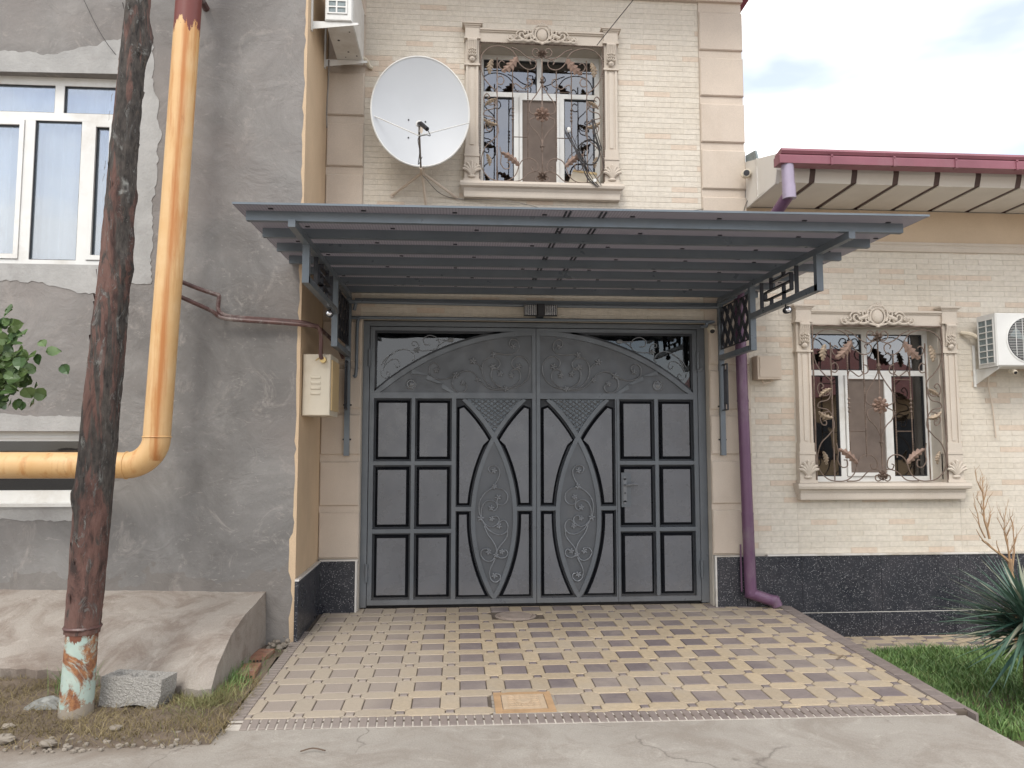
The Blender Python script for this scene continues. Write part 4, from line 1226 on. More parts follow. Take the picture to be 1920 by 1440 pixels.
patch([(-4.6, .99, 1), (-4.6, 1.10, 0), (-2.9, 1.10, 0), (-2.85, .96, 1)], 5, .012)
# big window
fy = GY + .10
def bars(mb, lst, y0, y1):
    for a, b, c_, d in lst: mb.box(a, b, y0, y1, c_, d)
fr = MB()
bars(fr, [(-4.62, -2.86, 3.05, 3.11), (-4.62, -2.86, 4.62, 4.69), (-4.62, -4.56, 3.11, 4.62), (-2.92, -2.86, 3.11, 4.62), (-4.56, -2.92, 4.31, 4.38)], fy, fy + .06)
bars(fr, [(-3.43, -3.355, 4.38, 4.62), (-3.66, -3.578, 3.11, 4.31), (-3.198, -3.118, 3.11, 4.31), (-4.1, -4.03, 4.38, 4.62)], fy + .001, fy + .059)
gw = fr.build('window', m_pvc, gh)
sa = MB()
for a, b in ((-3.118, -2.93), (-4.2, -3.662)):
    bars(sa, [(a + .003, b, 3.115, 3.155), (a + .003, b, 4.265, 4.305), (a + .003, a + .04, 3.155, 4.265), (b - .037, b, 3.155, 4.265)], fy - .012, fy + .04)
sa.build('sash', m_pvc, gw)
for a, b, c_, d in ((-4.03, -3.43, 4.38, 4.62), (-3.355, -2.92, 4.38, 4.62), (-3.578, -3.198, 3.11, 4.31), (-3.078, -2.967, 3.155, 4.265), (-4.163, -3.699, 3.155, 4.265), (-4.56, -4.1, 4.38, 4.62)):
    m = MB(); m.box(a, b, fy + .026, fy + .031, c_, d); m.build('pane', m_glass, gw)
    m = MB(); e = .007; bars(m, [(a, a + e, c_, d), (b - e, b, c_, d), (a + e, b - e, c_, c_ + e), (a + e, b - e, d - e, d)], fy + .01, fy + .025); m.build('gasket', m_black, gw)
cu = MB(); n = 120
for i in range(n + 1):
    x = -4.6 + 1.8 * i / n; y = fy + .16 + .018 * sin(x * 38) + .012 * sin(x * 71 + 1)
    cu.v += [(x, y, 3.0), (x, y + .01 * sin(x * 9), 4.75)]
for i in range(n): cu.f.append((2 * i, 2 * i + 2, 2 * i + 3, 2 * i + 1))
cu.build('curtain', m_curtain, gw, True)
m = MB(); m.box(-4.7, -2.8, fy + .9, fy + .95, 2.9, 4.9); m.build('room_lining', m_room, gw)
# basement window
fr = MB(); fy2 = GY + .08
bars(fr, [(-4.4, -3.03, 1.60, 1.68), (-4.4, -3.03, 1.10, 1.20), (-3.09, -3.03, 1.20, 1.60)], fy2, fy2 + .06)
bars(fr, [(-4.4, -3.03, 1.622, 1.64)], fy2 - .012, fy2 - .001)
bw = fr.build('basement_window', m_pvc, gh)
m = MB(); bars(m, [(-4.4, -3.09, 1.20, 1.60)], fy2 + .04, fy2 + .045); m.build('pane', m_glass_base, bw)
m = MB(); bars(m, [(-4.4, -3.0, 1.1, 1.7)], fy2 + .3, fy2 + .35); m.build('room_lining', m_room, bw)
m = MB(); m.box(-8.0, -3.02, GY - .02, GY + .078, 1.075, 1.101); m.build('basement_sill', m_pvc, gh)
m = MB(); m.box(-9, -1.0, 5.7, 14, 7.0, 7.1); m.build('roof', m_roof, gh)

# concrete ramp (apron) with a curved right flank
ap = MB(); NX, NY = 90, 24
r = random.Random(5)
RAMP = [(6.31, .385), (6.0, .34), (5.69, .325), (5.4, .28), (5.24, .20), (5.1, .13), (5.03, .05), (4.9, -.08)]
def apz(x, t):      # t 0 at wall .. 1 at front
    base = 0.385 + (-x - 1.6) * 0.022
    e = max(0, min(1, (x + 2.15) / .5)); e = e * e * (3 - 2 * e)
    p = 1.2 + 2.6 * e
    end = 0.03 * (1 - e) - .03 * e
    q = (base - end) * (1 - t ** p) + end
    y = GY - (GY - 5.0) * t
    PF = RAMP
    for (a, za), (b, zb) in zip(PF[:-1], PF[1:]):
        if b <= y <= a: q2 = zb + (za - zb) * (y - b) / (a - b); break
    else: q2 = PF[-1][1]
    return q * (1 - e) + q2 * e
frontY = lambda x: 5.55 - 0.53 * max(0, min(1, (x + 3.0) / 1.4)) + .03 * sin(x * 9) + .018 * sin(x * 31) + .01 * sin(x * 67)
for j in range(NY + 1):
    t_ = j / NY
    for i in range(NX + 1):
        x = -7.5 + (7.5 - 1.575) * (i / NX) ** 0.75
        y = GY - .001 + (frontY(x) - GY) * t_
        if i == NX: x += 0.033 - 0.01 * t_
        z = apz(x, t_)
        if x > -2.0: z += 0.02 * sin(t_ * 7) * (x + 2.0)
        z += r.uniform(-.002, .002)
        if j >= NY - 1 and x < -2.3: y += r.uniform(-.015, .02)
        ap.v.append((x, y, z))
for j in range(NY):
    for i in range(NX):
        a = j * (NX + 1) + i; ap.f.append((a, a + NX + 1, a + NX + 2, a + 1))
for j in range(NY):                      # flank
    a = j * (NX + 1) + NX; b = a + NX + 1
    k = len(ap.v); ap.v += [(ap.v[a][0] + .015, ap.v[a][1], -.2), (ap.v[b][0] + .015, ap.v[b][1], -.2)]
    ap.f.append((a, b, k + 1, k))
for i in range(NX):                      # front lip
    a = NY * (NX + 1) + i
    k = len(ap.v); ap.v += [(ap.v[a][0], ap.v[a][1] + .03, -.2), (ap.v[a + 1][0], ap.v[a + 1][1] + .03, -.2)]
    ap.f.append((a, k, k + 1, a + 1))
struct(ap.build('concrete_ramp', m_apron, smooth=True))
# muddy gutter between ramp and driveway
m = MB(); m.prism([(-1.62, 4.9), (-1.33, 4.6), (-1.33, 6.3), (-1.62, 6.3)], 2, -.5, -.058); struct(m.build('gutter_mud', m_soil))

# ------------------------------------------------------------------ GATE
GF = 7.40                                  # front face of the gate bars
gate = thing('driveway_gate', 'slate grey double-leaf steel driveway gate with raised panels and iron scrolls', 'gate', (0.78, 7.42, 0))
m = MB()
m.box(-0.928, -0.868, GF - .01, GF + .07, 0.012, 2.79); m.box(2.428, 2.505, GF - .01, GF + .07, 0.012, 2.79); m.box(-.868, 2.428, GF - .01, GF + .07, 2.742, 2.79)
m.build('gate_frame', m_gate, gate)
m = MB(); m.box(-0.868, 2.428, GF + .06, GF + .075, 0.0, 2.742); 
GC = 0.7815
def P1(p): return (-1.040 + .000991 * p[0], 2.909 - .000989 * p[1])
def P3(p): return (-1.032 + .001129 * p[0], 1.532 - .001112 * p[1])
TOP = [
 [(850, 600), (862, 565), (810, 530), (765, 570), (765, 640), (800, 680), (860, 700), (930, 695), (1000, 670), (1030, 655)],
 [(1030, 655), (1090, 620), (1150, 612), (1210, 635), (1255, 685), (1285, 720), (1340, 770), (1430, 802), (1530, 795)],
 [(1010, 665), (995, 740), (1015, 795), (1065, 828), (1120, 815), (1142, 770), (1110, 735)],
 [(1530, 795), (1400, 775), (1320, 700), (1290, 600), (1310, 520), (1360, 475), (1430, 480), (1470, 525), (1460, 570), (1420, 590), (1395, 565)],
 [(1530, 795), (1450, 760), (1400, 710), (1380, 640), (1400, 595), (1440, 585), (1485, 620), (1475, 645)],
 [(1530, 795), (1600, 770), (1670, 710), (1680, 640), (1650, 595), (1600, 600), (1575, 640), (1585, 660)],
 [(1530, 795), (1650, 770), (1740, 700), (1775, 600), (1760, 520), (1700, 465), (1640, 465), (1595, 510), (1600, 560), (1640, 590), (1665, 560)],
 [(1390, 470), (1405, 445), (1450, 435), (1550, 445), (1630, 425), (1665, 370), (1650, 310), (1600, 285), (1567, 320), (1580, 365), (1610, 372)],
 [(1290, 600), (1260, 550), (1215, 520)]]
TOPF = [(1030, 655, 34), (1530, 790, 32), (1400, 568, 32), (1475, 640, 30), (1590, 655, 30), (1662, 562, 32), (1607, 358, 28), (1410, 442, 30), (1100, 735, 28), (835, 610, 28), (1250, 700, 26), (1200, 512, 34)]
ALM = [
 [(1250, 205), (1212, 215), (1185, 185), (1200, 155), (1240, 148), (1275, 175), (1285, 220), (1265, 280), (1230, 330), (1215, 350)],
 [(1245, 345), (1210, 355), (1150, 400), (1110, 470), (1105, 550), (1125, 615)],
 [(1250, 345), (1310, 360), (1350, 405), (1350, 460), (1310, 495), (1265, 485), (1258, 445)],
 [(1125, 605), (1125, 540), (1150, 480), (1200, 455), (1250, 475), (1265, 515), (1235, 548), (1205, 530)],
 [(1130, 625), (1165, 670), (1215, 690), (1265, 665), (1280, 625), (1255, 595), (1215, 600)],
 [(1135, 640), (1190, 715), (1260, 755), (1320, 750), (1355, 710), (1350, 660), (1320, 630), (1285, 645), (1275, 680)],
 [(1150, 680), (1180, 750), (1230, 820), (1255, 880), (1250, 940)],
 [(1352, 715), (1350, 770), (1310, 830), (1270, 880), (1260, 930)],
 [(1250, 940), (1215, 985), (1160, 980), (1122, 930), (1140, 885), (1190, 880), (1195, 910)],
 [(1255, 930), (1290, 960), (1340, 950), (1355, 915), (1335, 890), (1300, 905)],
 [(1250, 960), (1215, 1030), (1197, 1090), (1215, 1150), (1255, 1168), (1290, 1140), (1285, 1105), (1245, 1095)]]
ALMF = [(1235, 195, 26), (1240, 335, 24), (1270, 430, 26), (1212, 522, 26), (1120, 612, 28), (1215, 618, 24), (1280, 682, 26), (1188, 905, 26), (1303, 905, 24), (1252, 935, 24), (1240, 1110, 26)]
def rosette(mb, c_, r, y, seed):
    rr = random.Random(seed); n = 5
    a0 = rr.uniform(0, 6)
    for k in range(n):
        a = a0 + 2 * pi * k / n
        mb.ell((c_[0] + cos(a) * r * .58, y - .005, c_[1] + sin(a) * r * .58), r * .46, .006, r * .3, 7, 4, rot=-a)
    mb.ell((c_[0], y - .009, c_[1]), r * .25, .007, r * .25, 6, 4)
def arch(r, x): return 0.33 + math.sqrt(max(0, r * r - (x - GC) ** 2))
def leaf(mir):
    F = (lambda x: 2 * GC - x) if mir else (lambda x: x)
    def bx(mb, x0, x1, y0, y1, z0, z1):
        a, b = sorted((F(x0), F(x1))); mb.box(a, b, y0, y1, z0, z1)
    def poly(P): return [(F(a), b) for a, b in P]
    fr = MB(); y0, y1 = GF, GF + .058
    bx(fr, -.862, -.818, y0, y1, .03, 2.735); bx(fr, .742, .779, y0, y1, .03, 2.735)
    bx(fr, -.818, .742, y0, y1, 2.70, 2.735); bx(fr, -.818, .742, y0, y1, .03, .078)
    bx(fr, -.818, .742, y0, y1, 2.026, 2.084)
    bx(fr, -.056, -.014, y0, y1, .078, 2.026)
    bx(fr, -.452, -.416, y0 + .001, y1, .078, 2.026)
    for za, zb in ((.712, .752), (1.370, 1.408)): bx(fr, -.818, -.056, y0 + .002, y1, za, zb)
    # arched bar
    x_l = -.818; n = 30
    out_ = []; inn = []
    for i in range(n + 1):
        x = x_l + (.742 - x_l) * i / n
        out_.append((x, min(2.70, max(2.085, arch(2.379, x))))); inn.append((x, max(2.085, arch(2.332, x))))
    for i in range(n):
        fr.prism(poly([inn[i], inn[i + 1], out_[i + 1], out_[i]]), 1, y0 - .004, y1)
    # curved spur
    S = [(-.505, 2.335), (-.45, 2.315), (-.3, 2.26), (-.15, 2.175), (-.03, 2.085)]
    for a, b in zip(S[:-1], S[1:]):
        fr.prism(poly([a, b, (b[0] - .045, b[1]), (a[0] - .01, a[1] - .045)]), 1, y0 + .001, y1)
    # crossing arcs of the almond
    cR = (-1.015, .86); Rm = 1.585; hw = .021; xm = .363
    a0, a1 = math.asin((.072 - .86) / Rm), math.asin((2.026 - .86) / Rm); n = 34
    for sgn in (1, -1):
        for i in range(n):
            A, B = a0 + (a1 - a0) * i / n, a0 + (a1 - a0) * (i + 1) / n
            def q(r_, t):
                x = cR[0] + r_ * cos(t); z = min(2.026, max(.078, cR[1] + r_ * sin(t)))
                return (x if sgn > 0 else 2 * xm - x, z)
            P = [q(Rm - hw, A), q(Rm + hw, A), q(Rm + hw, B), q(Rm - hw, B)]
            P = [(max(-.014, min(.742, a)), b) for a, b in P]
            if area2(P) > 1e-6: fr.prism(poly(P), 1, y0 + (.001 if sgn > 0 else .003), y1)
    xl = lambda z: 2 * xm - (cR[0] + math.sqrt(Rm ** 2 - (z - cR[1]) ** 2))
    bx(fr, -.014, xl(.94) , y0 + .002, y1, .922, .962); bx(fr, 2 * xm - xl(.94), .742, y0 + .002, y1, .922, .962)
    # leaf body
    lf = fr.build('gate_leaf', m_gate, gate)
    # backing sheet
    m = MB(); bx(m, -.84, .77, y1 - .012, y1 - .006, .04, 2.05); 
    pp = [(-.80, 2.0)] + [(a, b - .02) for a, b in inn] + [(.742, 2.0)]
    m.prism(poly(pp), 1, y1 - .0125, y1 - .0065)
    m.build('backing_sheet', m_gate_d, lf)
    yb, yf = y1 - .013, y0 + .006
    # raised rectangular panels
    for c0, c1 in ((-.816, -.454), (-.414, -.058)):
        for r0, r1 in ((.08, .710), (.754, 1.368), (1.410, 2.024)):
            m = MB(); m.raised(poly([(c0 + .016, r0 + .016), (c1 - .016, r0 + .016), (c1 - .016, r1 - .016), (c0 + .016, r1 - .016)]), .028, yb, yf); m.build('raised_panel', [m_gate_p, m_bevel_dark], lf)
    # curved panels
    def xr(z, off=0): return cR[0] + math.sqrt((Rm + off) ** 2 - (z - cR[1]) ** 2)   # right hand arc
    def xlf(z, off=0): return 2 * xm - xr(z, off)
    zc = 1.612; e = .038
    def side(f_): return f_
    up = [(-.003, .975)] + [(-.003, 1.94)] 
    for k in range(9):
        z = 1.965 - (1.965 - zc) * k / 8; up.append((max(.0, xr(z, -e)), z))
    for k in range(1, 12):
        z = zc - (zc - .975) * k / 11; up.append((xlf(z, e), z))
    lowp = [(-.003, .09), (-.003, .91)] + [(xlf(.91 - (.91 - .09) * k / 11, e), .91 - (.91 - .09) * k / 11) for k in range(12)]
    for P in (up, lowp):
        P2 = []
        for p in P:
            if not P2 or (abs(P2[-1][0] - p[0]) + abs(P2[-1][1] - p[1])) > 1e-4: P2.append(p)
        for mm in (False, True):
            Q = [((2 * xm - a) if mm else a, b) for a, b in P2]
            m = MB(); m.raised(poly(Q), .024, yb, yf); m.build('raised_panel', [m_gate_p, m_bevel_dark], lf)
    # almond sheet
    A = [(xr(z, -.0), z) for z in [.09 + 1.5 * k / 20 for k in range(21)]] + [(xlf(z, -.0), z) for z in [1.59 - 1.5 * k / 20 for k in range(21)]]
    m = MB(); m.prism(poly(A), 1, y0 + .018, y0 + .021); m.build('ornament_sheet', m_gate_s, lf)
    # scroll sheet under the arch and spandrel sheet
    m = MB(); P = [(a, b - .0) for a, b in inn if a > -.5] + [(.742, 2.084), (-.05, 2.084), (-.15, 2.16), (-.3, 2.24), (-.45, 2.30)]
    m.prism(poly(P), 1, y0 + .020, y0 + .023); m.build('ornament_sheet', m_gate_s, lf)
    m = MB(); P = [(a, b) for a, b in inn if a < -.44] + [(-.3, 2.25), (-.15, 2.165), (-.05, 2.084), (-.8, 2.084)]
    m.prism(poly(P), 1, y0 + .0245, y0 + .0275); m.build('ornament_sheet', m_gate_s, lf)
    m = MB(); m.lathe([(.052, .0), (.054, -.012), (.046, -.016), (.040, -.004), (.034, -.004), (.026, -.014), (.005, -.02)], (F(-.461), y0 + .024, 2.167), 'Y', 20); m.build('bullseye', m_orn, lf, True)
    # scrolls
    m = MB()
    for q in TOP: m.tube([(F(p.x), y0 + .006, p.y) for p in spl([P1(a) for a in q], 4)], .0068, 6)
    for i, (a, b, r_) in enumerate(TOPF): c_ = P1((a, b)); rosette(m, (F(c_[0]), c_[1]), r_ * .00105, y0 + .004, i)
    m.build('scrollwork', m_orn, lf, True)
    m = MB()
    for q in ALM: m.tube([(F(p.x), y0 + .004, p.y) for p in spl([P3(a) for a in q], 4)], .0068, 6)
    for i, (a, b, r_) in enumerate(ALMF): c_ = P3((a, b)); rosette(m, (F(c_[0]), c_[1]), r_ * .0012, y0 + .002, i)
    m.build('scrollwork', m_orn, lf, True)
    # mesh triangle
    m = MB(); zt = 2.022
    def hits(fn):
        pts = [fn(k / 60.0) for k in range(61)]
        ins = [p for p in pts if 1.64 < p[1] < zt and xl2(p[1]) < p[0] < xr2(p[1])]
        return (ins[0], ins[-1]) if len(ins) > 1 else None
    xl2 = lambda z: xr(z, hw); xr2 = lambda z: xlf(z, hw)
    for k in range(-10, 18):
        for sgn in (1, -1):
            a = .06 + k * .062
            h_ = hits(lambda t, a=a, s_=sgn: (a + s_ * .55 * t if s_ > 0 else a + .0 - .55 * t + .0, zt - .40 * t))
            if h_:
                p, q = h_; m.tube([(F(p[0]), y0 + .012 + .003 * sgn, p[1]), (F(q[0]), y0 + .012 + .003 * sgn, q[1])], .0045, 4)
    m.build('wire_mesh', m_orn, lf)
    P = [(xl2(z), z) for z in [zt - (zt - 1.64) * k / 8 for k in range(9)]] + [(xr2(z), z) for z in [1.64 + (zt - 1.64) * k / 8 for k in range(9)]]
    m = MB(); m.prism(poly(P), 1, y0 + .026, y0 + .029); m.build('ornament_sheet', m_steel, lf)
    # transom glass and its scrolls
    gl = [(a, b + .002) for a, b in out_ if b < 2.698] + [(-.818, 2.70)]
    m = MB(); m.prism(poly(gl), 1, y0 + .030, y0 + .034); m.build('transom_pane', m_glass_gate, lf)
    # deep rim of the glazed opening
    m = MB(); bx(m, -.818, .72, y0 + .006, y0 + .029, 2.676, 2.70); bx(m, -.818, -.800, y0 + .006, y0 + .029, 2.10, 2.676)
    R2 = [(a, b) for a, b in out_ if b < 2.69]
    for a, b in zip(R2[:-1], R2[1:]):
        m.prism(poly([a, b, (b[0], b[1] + .022), (a[0], a[1] + .022)]), 1, y0 + .006, y0 + .0285)
    m.build('glazing_rim', m_gate_d, lf)
    m = MB()
    TR = [[(310, 560), (360, 470), (440, 415), (530, 400), (600, 440), (615, 490), (590, 510)],
          [(300, 610), (340, 540), (400, 500), (450, 510), (470, 560), (440, 580), (420, 550)],
          [(285, 560), (330, 490), (420, 430)], [(280, 620), (290, 670), (340, 690), (372, 655), (350, 625), (335, 650)],
          [(600, 410), (660, 390), (640, 330), (600, 320), (590, 350), (620, 360)], [(640, 410), (740, 410), (830, 390), (860, 330), (830, 275), (760, 255), (705, 290), (715, 345), (770, 350)],
          [(830, 300), (900, 300), (960, 300)], [(840, 370), (900, 320), (970, 300)]]
    for q in TR: m.tube([(F(p.x), y0 + .022, p.y) for p in spl([P1(a) for a in q], 4)], .0045, 5)
    c_ = P1((640, 405)); rosette(m, (F(c_[0]), c_[1]), .03, y0 + .022, 3)
    c_ = P1((975, 300)); m.ell((F(c_[0]), y0 + .02, c_[1]), .035, .006, .022, 8, 4)
    m.build('transom_scroll', m_orn, lf, True)
    for zz in (2.42, .34):
        m = MB(); m.tube([(F(-.868), y0 - .018, zz - .085), (F(-.868), y0 - .018, zz + .085)], .017, 10); bx(m, -.868, -.838, y0 - .008, y0 - .0005, zz - .04, zz + .04); m.build('hinge', m_gate, lf, True)
    return lf
leaf(False)
rl = leaf(True)
m = MB(); m.box(1.632, 1.728, GF - .004, GF + .012, .952, 1.292); m.build('lock_plate', m_gate, rl)
m = MB(); m.box(1.650, 1.684, GF - .010, GF - .004, 1.0, 1.235); m.lathe([(.017, 0), (.017, -.006)], (1.667, GF - .004, 1.235), 'Y', 12); m.lathe([(.017, 0), (.017, -.006)], (1.667, GF - .004, 1.0), 'Y', 12); m.build('lock_escutcheon', m_orn, rl)
m = MB(); m.tube(spl([(1.667, GF - .006, 1.172), (1.667, GF - .05, 1.172), (1.69, GF - .056, 1.174), (1.74, GF - .056, 1.182), (1.785, GF - .052, 1.176)], 4), .0105, 8); m.build('handle', m_orn, rl, True)
m = MB(); m.lathe([(.009, 0), (.009, -.004), (.003, -.004)], (1.667, GF - .010, 1.09), 'Y', 10); m.build('keyhole', m_black, rl)
m = MB(); m.box(1.652, 2.36, GF - .001, GF + .001, .082, .088); m.box(1.590, 1.594, GF - .002, GF, .03, 2.026); m.build('wicket_gap', m_gate_d, rl)
m = MB(); m.box(-.93, 2.51, GF + .08, GF + .1, -.1, 2.80); m.build('inner_screen', m_room, gate)

# conduit looped above the gate
t = tag(MB().tube(spl([(-1.0, 7.235, 2.22), (-.975, 7.235, 2.27), (-.972, 7.24, 2.70), (-.955, 7.245, 2.785), (-.90, 7.255, 2.800), (.8, 7.255, 2.800), (2.42, 7.255, 2.800), (2.475, 7.245, 2.785), (2.475, 7.245, 2.75), (2.42, 7.24, 2.745)], 5), .016, 8).build('cable_conduit', m_steel, None, True),
        'dark cable conduit running along the wall just above the gate frame', 'conduit')

# ------------------------------------------------------------------ CANOPY
can = thing('gate_canopy', 'dark steel and smoked polycarbonate canopy over the driveway gate', 'canopy', (0.8, 7.28, 2.9))
zs_ = lambda y: 3.052 + 0.017 * (y - 4.6)
m = MB()
m.prism([(4.60, 0), (7.26, 0), (7.26, .012), (4.60, .012)], 0, -1.40, 3.07)
for i, v in enumerate(m.v):
    yv = v[1] + (0.04 if v[1] < 5 and v[0] < 0 else (-.03 if v[1] < 5 else 0))
    m.v[i] = (v[0], yv, zs_(v[1]) + .008 + v[2])
m.build('roof_sheet', m_poly, can)
m = MB(); m.bar((-1.402, 4.638, zs_(4.6) + .014), (3.072, 4.568, zs_(4.6) + .014), .005, .013); m.build('edge_profile', m_steel, can)
by = [4.78 + .4067 * k for k in range(7)]
for k, y in enumerate(by):
    m = MB(); h_ = .062
    m.bar((-1.35, y, zs_(y) - h_ / 2 + .003), (2.99, y - .03, zs_(y) - h_ / 2 + .003), .042, h_); m.build('purlin', m_steel, can)
for xj in (0.70, 0.93):
    m = MB()
    for dx in (-.014, .014): m.bar((xj + dx, 4.62, zs_(4.62) + .003), (xj + dx, 7.24, zs_(7.24) + .003), .012, .008)
    m.build('joint_profile', m_gate_d, can)
m = MB()
for k in range(7):
    for x in [-1.2 + .58 * q + (.15 if k % 2 else 0) for q in range(8)]:
        m.box(x, x + .03, by[k] - .075, by[k] - .060, zs_(by[k]) - .0, zs_(by[k]) + .006)
m.build('sheet_fixing', m_black, can)
# back rail on the wall
m = MB(); m.bar((-1.0, 7.27, 2.975), (2.6, 7.27, 2.975), .03, .03); m.build('wall_rail', m_steel, can)
def bracket(x, sg):
    b = MB(); T = .048
    def rail(a, c_, w=T, h=T): b.bar((x, a[0], a[1]), (x, c_[0], c_[1]), w, h)
    zt = lambda y: zs_(y) - .062 - T / 2 + .003
    rail((4.72, zt(4.72)), (7.26, zt(7.26)), T - .003)
    rail((5.20, zt(5.2) + .0), (5.20, 2.688)); rail((5.20 - T / 2 + .003, 2.69 + T / 2), (6.44, 2.69 + T / 2))
    rail((6.44, zt(6.44)), (6.44, 2.408), T + .003); rail((6.44 - T / 2 + .003, 2.41 + T / 2), (7.26, 2.41 + T / 2))
    rail((7.252, 1.465), (7.252, zt(7.2)), T + .002)
    br = b.build('bracket', m_steel, can)
    # fret ornament in the first bay
    f_ = MB(); w = .012
    def fb(a, c_, ww=.03): f_.bar((x, a[0], a[1]), (x, c_[0], c_[1]), ww, w)
    z0_, z1_ = 2.69 + T, zt(6) - T / 2
    fb((5.55, z0_), (5.55, z1_), .03); fb((6.22, z0_), (6.22, z1_), .03)
    dzv = (z1_ - z0_)
    za, zb, zc_ = z0_ + dzv * .25, z0_ + dzv * .55, z0_ + dzv * .82
    fb((6.14, za), (6.14, zb)); fb((6.14, za), (5.72, za)); fb((6.14, zb), (5.64, zb)); fb((5.64, za), (5.64, zc_)); fb((5.64, zc_), (6.0, zc_))
    fb((6.02, zb), (6.02, z1_)); fb((5.78, z0_), (5.78, zb)); fb((6.02, z0_), (6.02, za)); fb((5.78, zc_), (5.78, z1_)); fb((5.64, za), (5.78, za))
    f_.build('fret_ornament', m_steel_d, br)
    # lattice in the second bay
    f_ = MB(); ya, yb_, za, zb = 6.50, 7.22, 2.52, 2.93
    fb2 = lambda a, c_: f_.bar((x, a[0], a[1]), (x, c_[0], c_[1]), .012, .009)
    fb2((ya, za), (yb_, za)); fb2((ya, zb), (yb_, zb)); fb2((yb_, za), (yb_, zb)); fb2((ya, za), (ya, zb))
    sl_ = 1.45; dy = (zb - za) / sl_
    for k in range(-4, 14):
        for off in (0, .036):
            for sgn in (1, -1):
                y0_ = ya - dy + k * .15 + off; y1_ = y0_ + dy
                A, B = (y0_, za), (y1_, zb)
                if sgn < 0: A, B = (y0_, zb), (y1_, za)
                # clip in y
                def at(t): return (A[0] + (B[0] - A[0]) * t, A[1] + (B[1] - A[1]) * t)
                t0 = max(0, (ya - A[0]) / (B[0] - A[0])); t1 = min(1, (yb_ - A[0]) / (B[0] - A[0]))
                if t1 - t0 > .04: fb2(at(t0), at(t1))
    f_.build('lattice_panel', m_steel_d, br)
    f_ = MB()
    for a, c_ in (((7.17, 1.91), (7.17, 2.36)), ((7.22, 1.91), (7.09, 1.91)), ((7.09, 1.91), (7.09, 2.36)), ((7.13, 1.97), (7.13, 2.30)), ((7.22, 2.36), (7.09, 2.36)), ((7.11, 2.30), (7.17, 2.30)), ((7.11, 1.97), (7.17, 1.97))):
        f_.bar((x, a[0], a[1]), (x, c_[0], c_[1]), .014, .012)
    f_.build('fret_ornament', m_steel_d, br)
    for zz in (1.62, 1.95):
        f_ = MB(); f_.tube([(x - .04, 7.262, zz), (x + .04, 7.262, zz)], .009, 6); f_.build('bolt', m_black, br)
    return br
bracket(-1.055, -1); bracket(2.625, 1)
# pipe under the back of the canopy
tag(MB().tube(spl([(-1.0, 7.20, 2.86), (-.98, 7.20, 2.93), (-.94, 7.20, 2.945), (.8, 7.225, 2.935), (2.44, 7.225, 2.94), (2.58, 7.12, 2.95), (2.66, 6.9, 2.99)], 5), .018, 8).build('cable_conduit', m_steel, None, True),
    'dark conduit slung under the back edge of the canopy', 'conduit')

# small round floods on the brackets
def spot(x, y, z, lab):
    t = thing('spotlight', lab, 'spotlight', (x, y, z), 'little spotlights on the canopy brackets')
    m = MB(); m.lathe([(.0, -.0), (.026, -.0), (.03, -.02), (.03, -.05), (.024, -.052)], (x, y, z), 'Y', 14); m.build('lamp_housing', m_black, t, True)
    m = MB(); m.lathe([(.02, -.053), (.012, -.058)], (x, y, z), 'Y', 12); m.build('lens', m_chrome, t, True)
    m = MB(); m.tube([(x, y - .01, z + .02), (x, y + .0, z + .045)], .006, 6); m.build('stem', m_black, t)
spot(2.625, 5.76, 2.645, 'little spotlight under the right canopy bracket'); spot(-1.055, 6.20, 2.645, 'little spotlight under the left canopy bracket')

# halogen double lamp above the gate
t = thing('floodlight', 'chrome double wall lamp with black middle above the gate', 'wall lamp', (.8, 7.25, 2.88))
m = MB(); m.box(.765, .835, 7.10, 7.29, 2.815, 2.930, .006); m.build('lamp_body', m_black, t)
for sg in (-1, 1):
    m = MB(); x0, x1 = (.638, .765) if sg < 0 else (.835, .962)
    m.box(x0, x1, 7.13, 7.18, 2.82, 2.925); m.build('lamp_box', m_black, t)
    m = MB(); 
    for k in range(9): m.box(x0 + .008, x1 - .008, 7.122, 7.129, 2.828 + k * .010, 2.834 + k * .010)
    m.build('reflector', m_chrome, t)
    m = MB()
    for k in range(7): m.box(x0 + .006 + k * .018, x0 + .009 + k * .018, 7.116, 7.120, 2.822, 2.922)
    m.build('guard', m_white, t)

# ------------------------------------------------------------------ SECURITY CAMERAS
def cctv(x, y, z, lab, d=(0, -1, -.35), s=1.0, dome=False):
    t = thing('security_camera', lab, 'security camera', (x, y, z), 'white security cameras')
    d = Vector(d).normalized(); c0 = Vector((x, y, z)); M = d.to_track_quat('Z', 'Y').to_matrix()
    m = MB(); m.lathe([(.02 * s, -.05 * s), (.034 * s, -.045 * s), (.036 * s, .03 * s), (.032 * s, .035 * s), (.024 * s, .036 * s)], c0, k=16, M=M); m.build('camera_body', m_cream, t, True)
    m = MB(); m.lathe([(.026 * s, .034 * s), (.026 * s, .039 * s), (.015 * s, .04 * s)], c0, k=16, M=M); m.build('camera_lens', m_black, t, True)
    b = c0 - d * .05 * s
    m = MB(); m.tube([b, (x, y + .05, z + .01)], .012 * s, 8); m.lathe([(.034 * s, 0), (.034 * s, .012)], (x, y + .05, z + .01), 'Y', 14); m.build('camera_mount', m_cream, t, True)
cctv(2.515, 7.19, 2.71, 'white security camera on the pilaster right of the gate', (-.1, -1, -.8), .9)
cctv(2.885, 7.12, 4.285, 'white security camera mounted at the end of the low eave', (-.45, -1, -.15), 1.15)

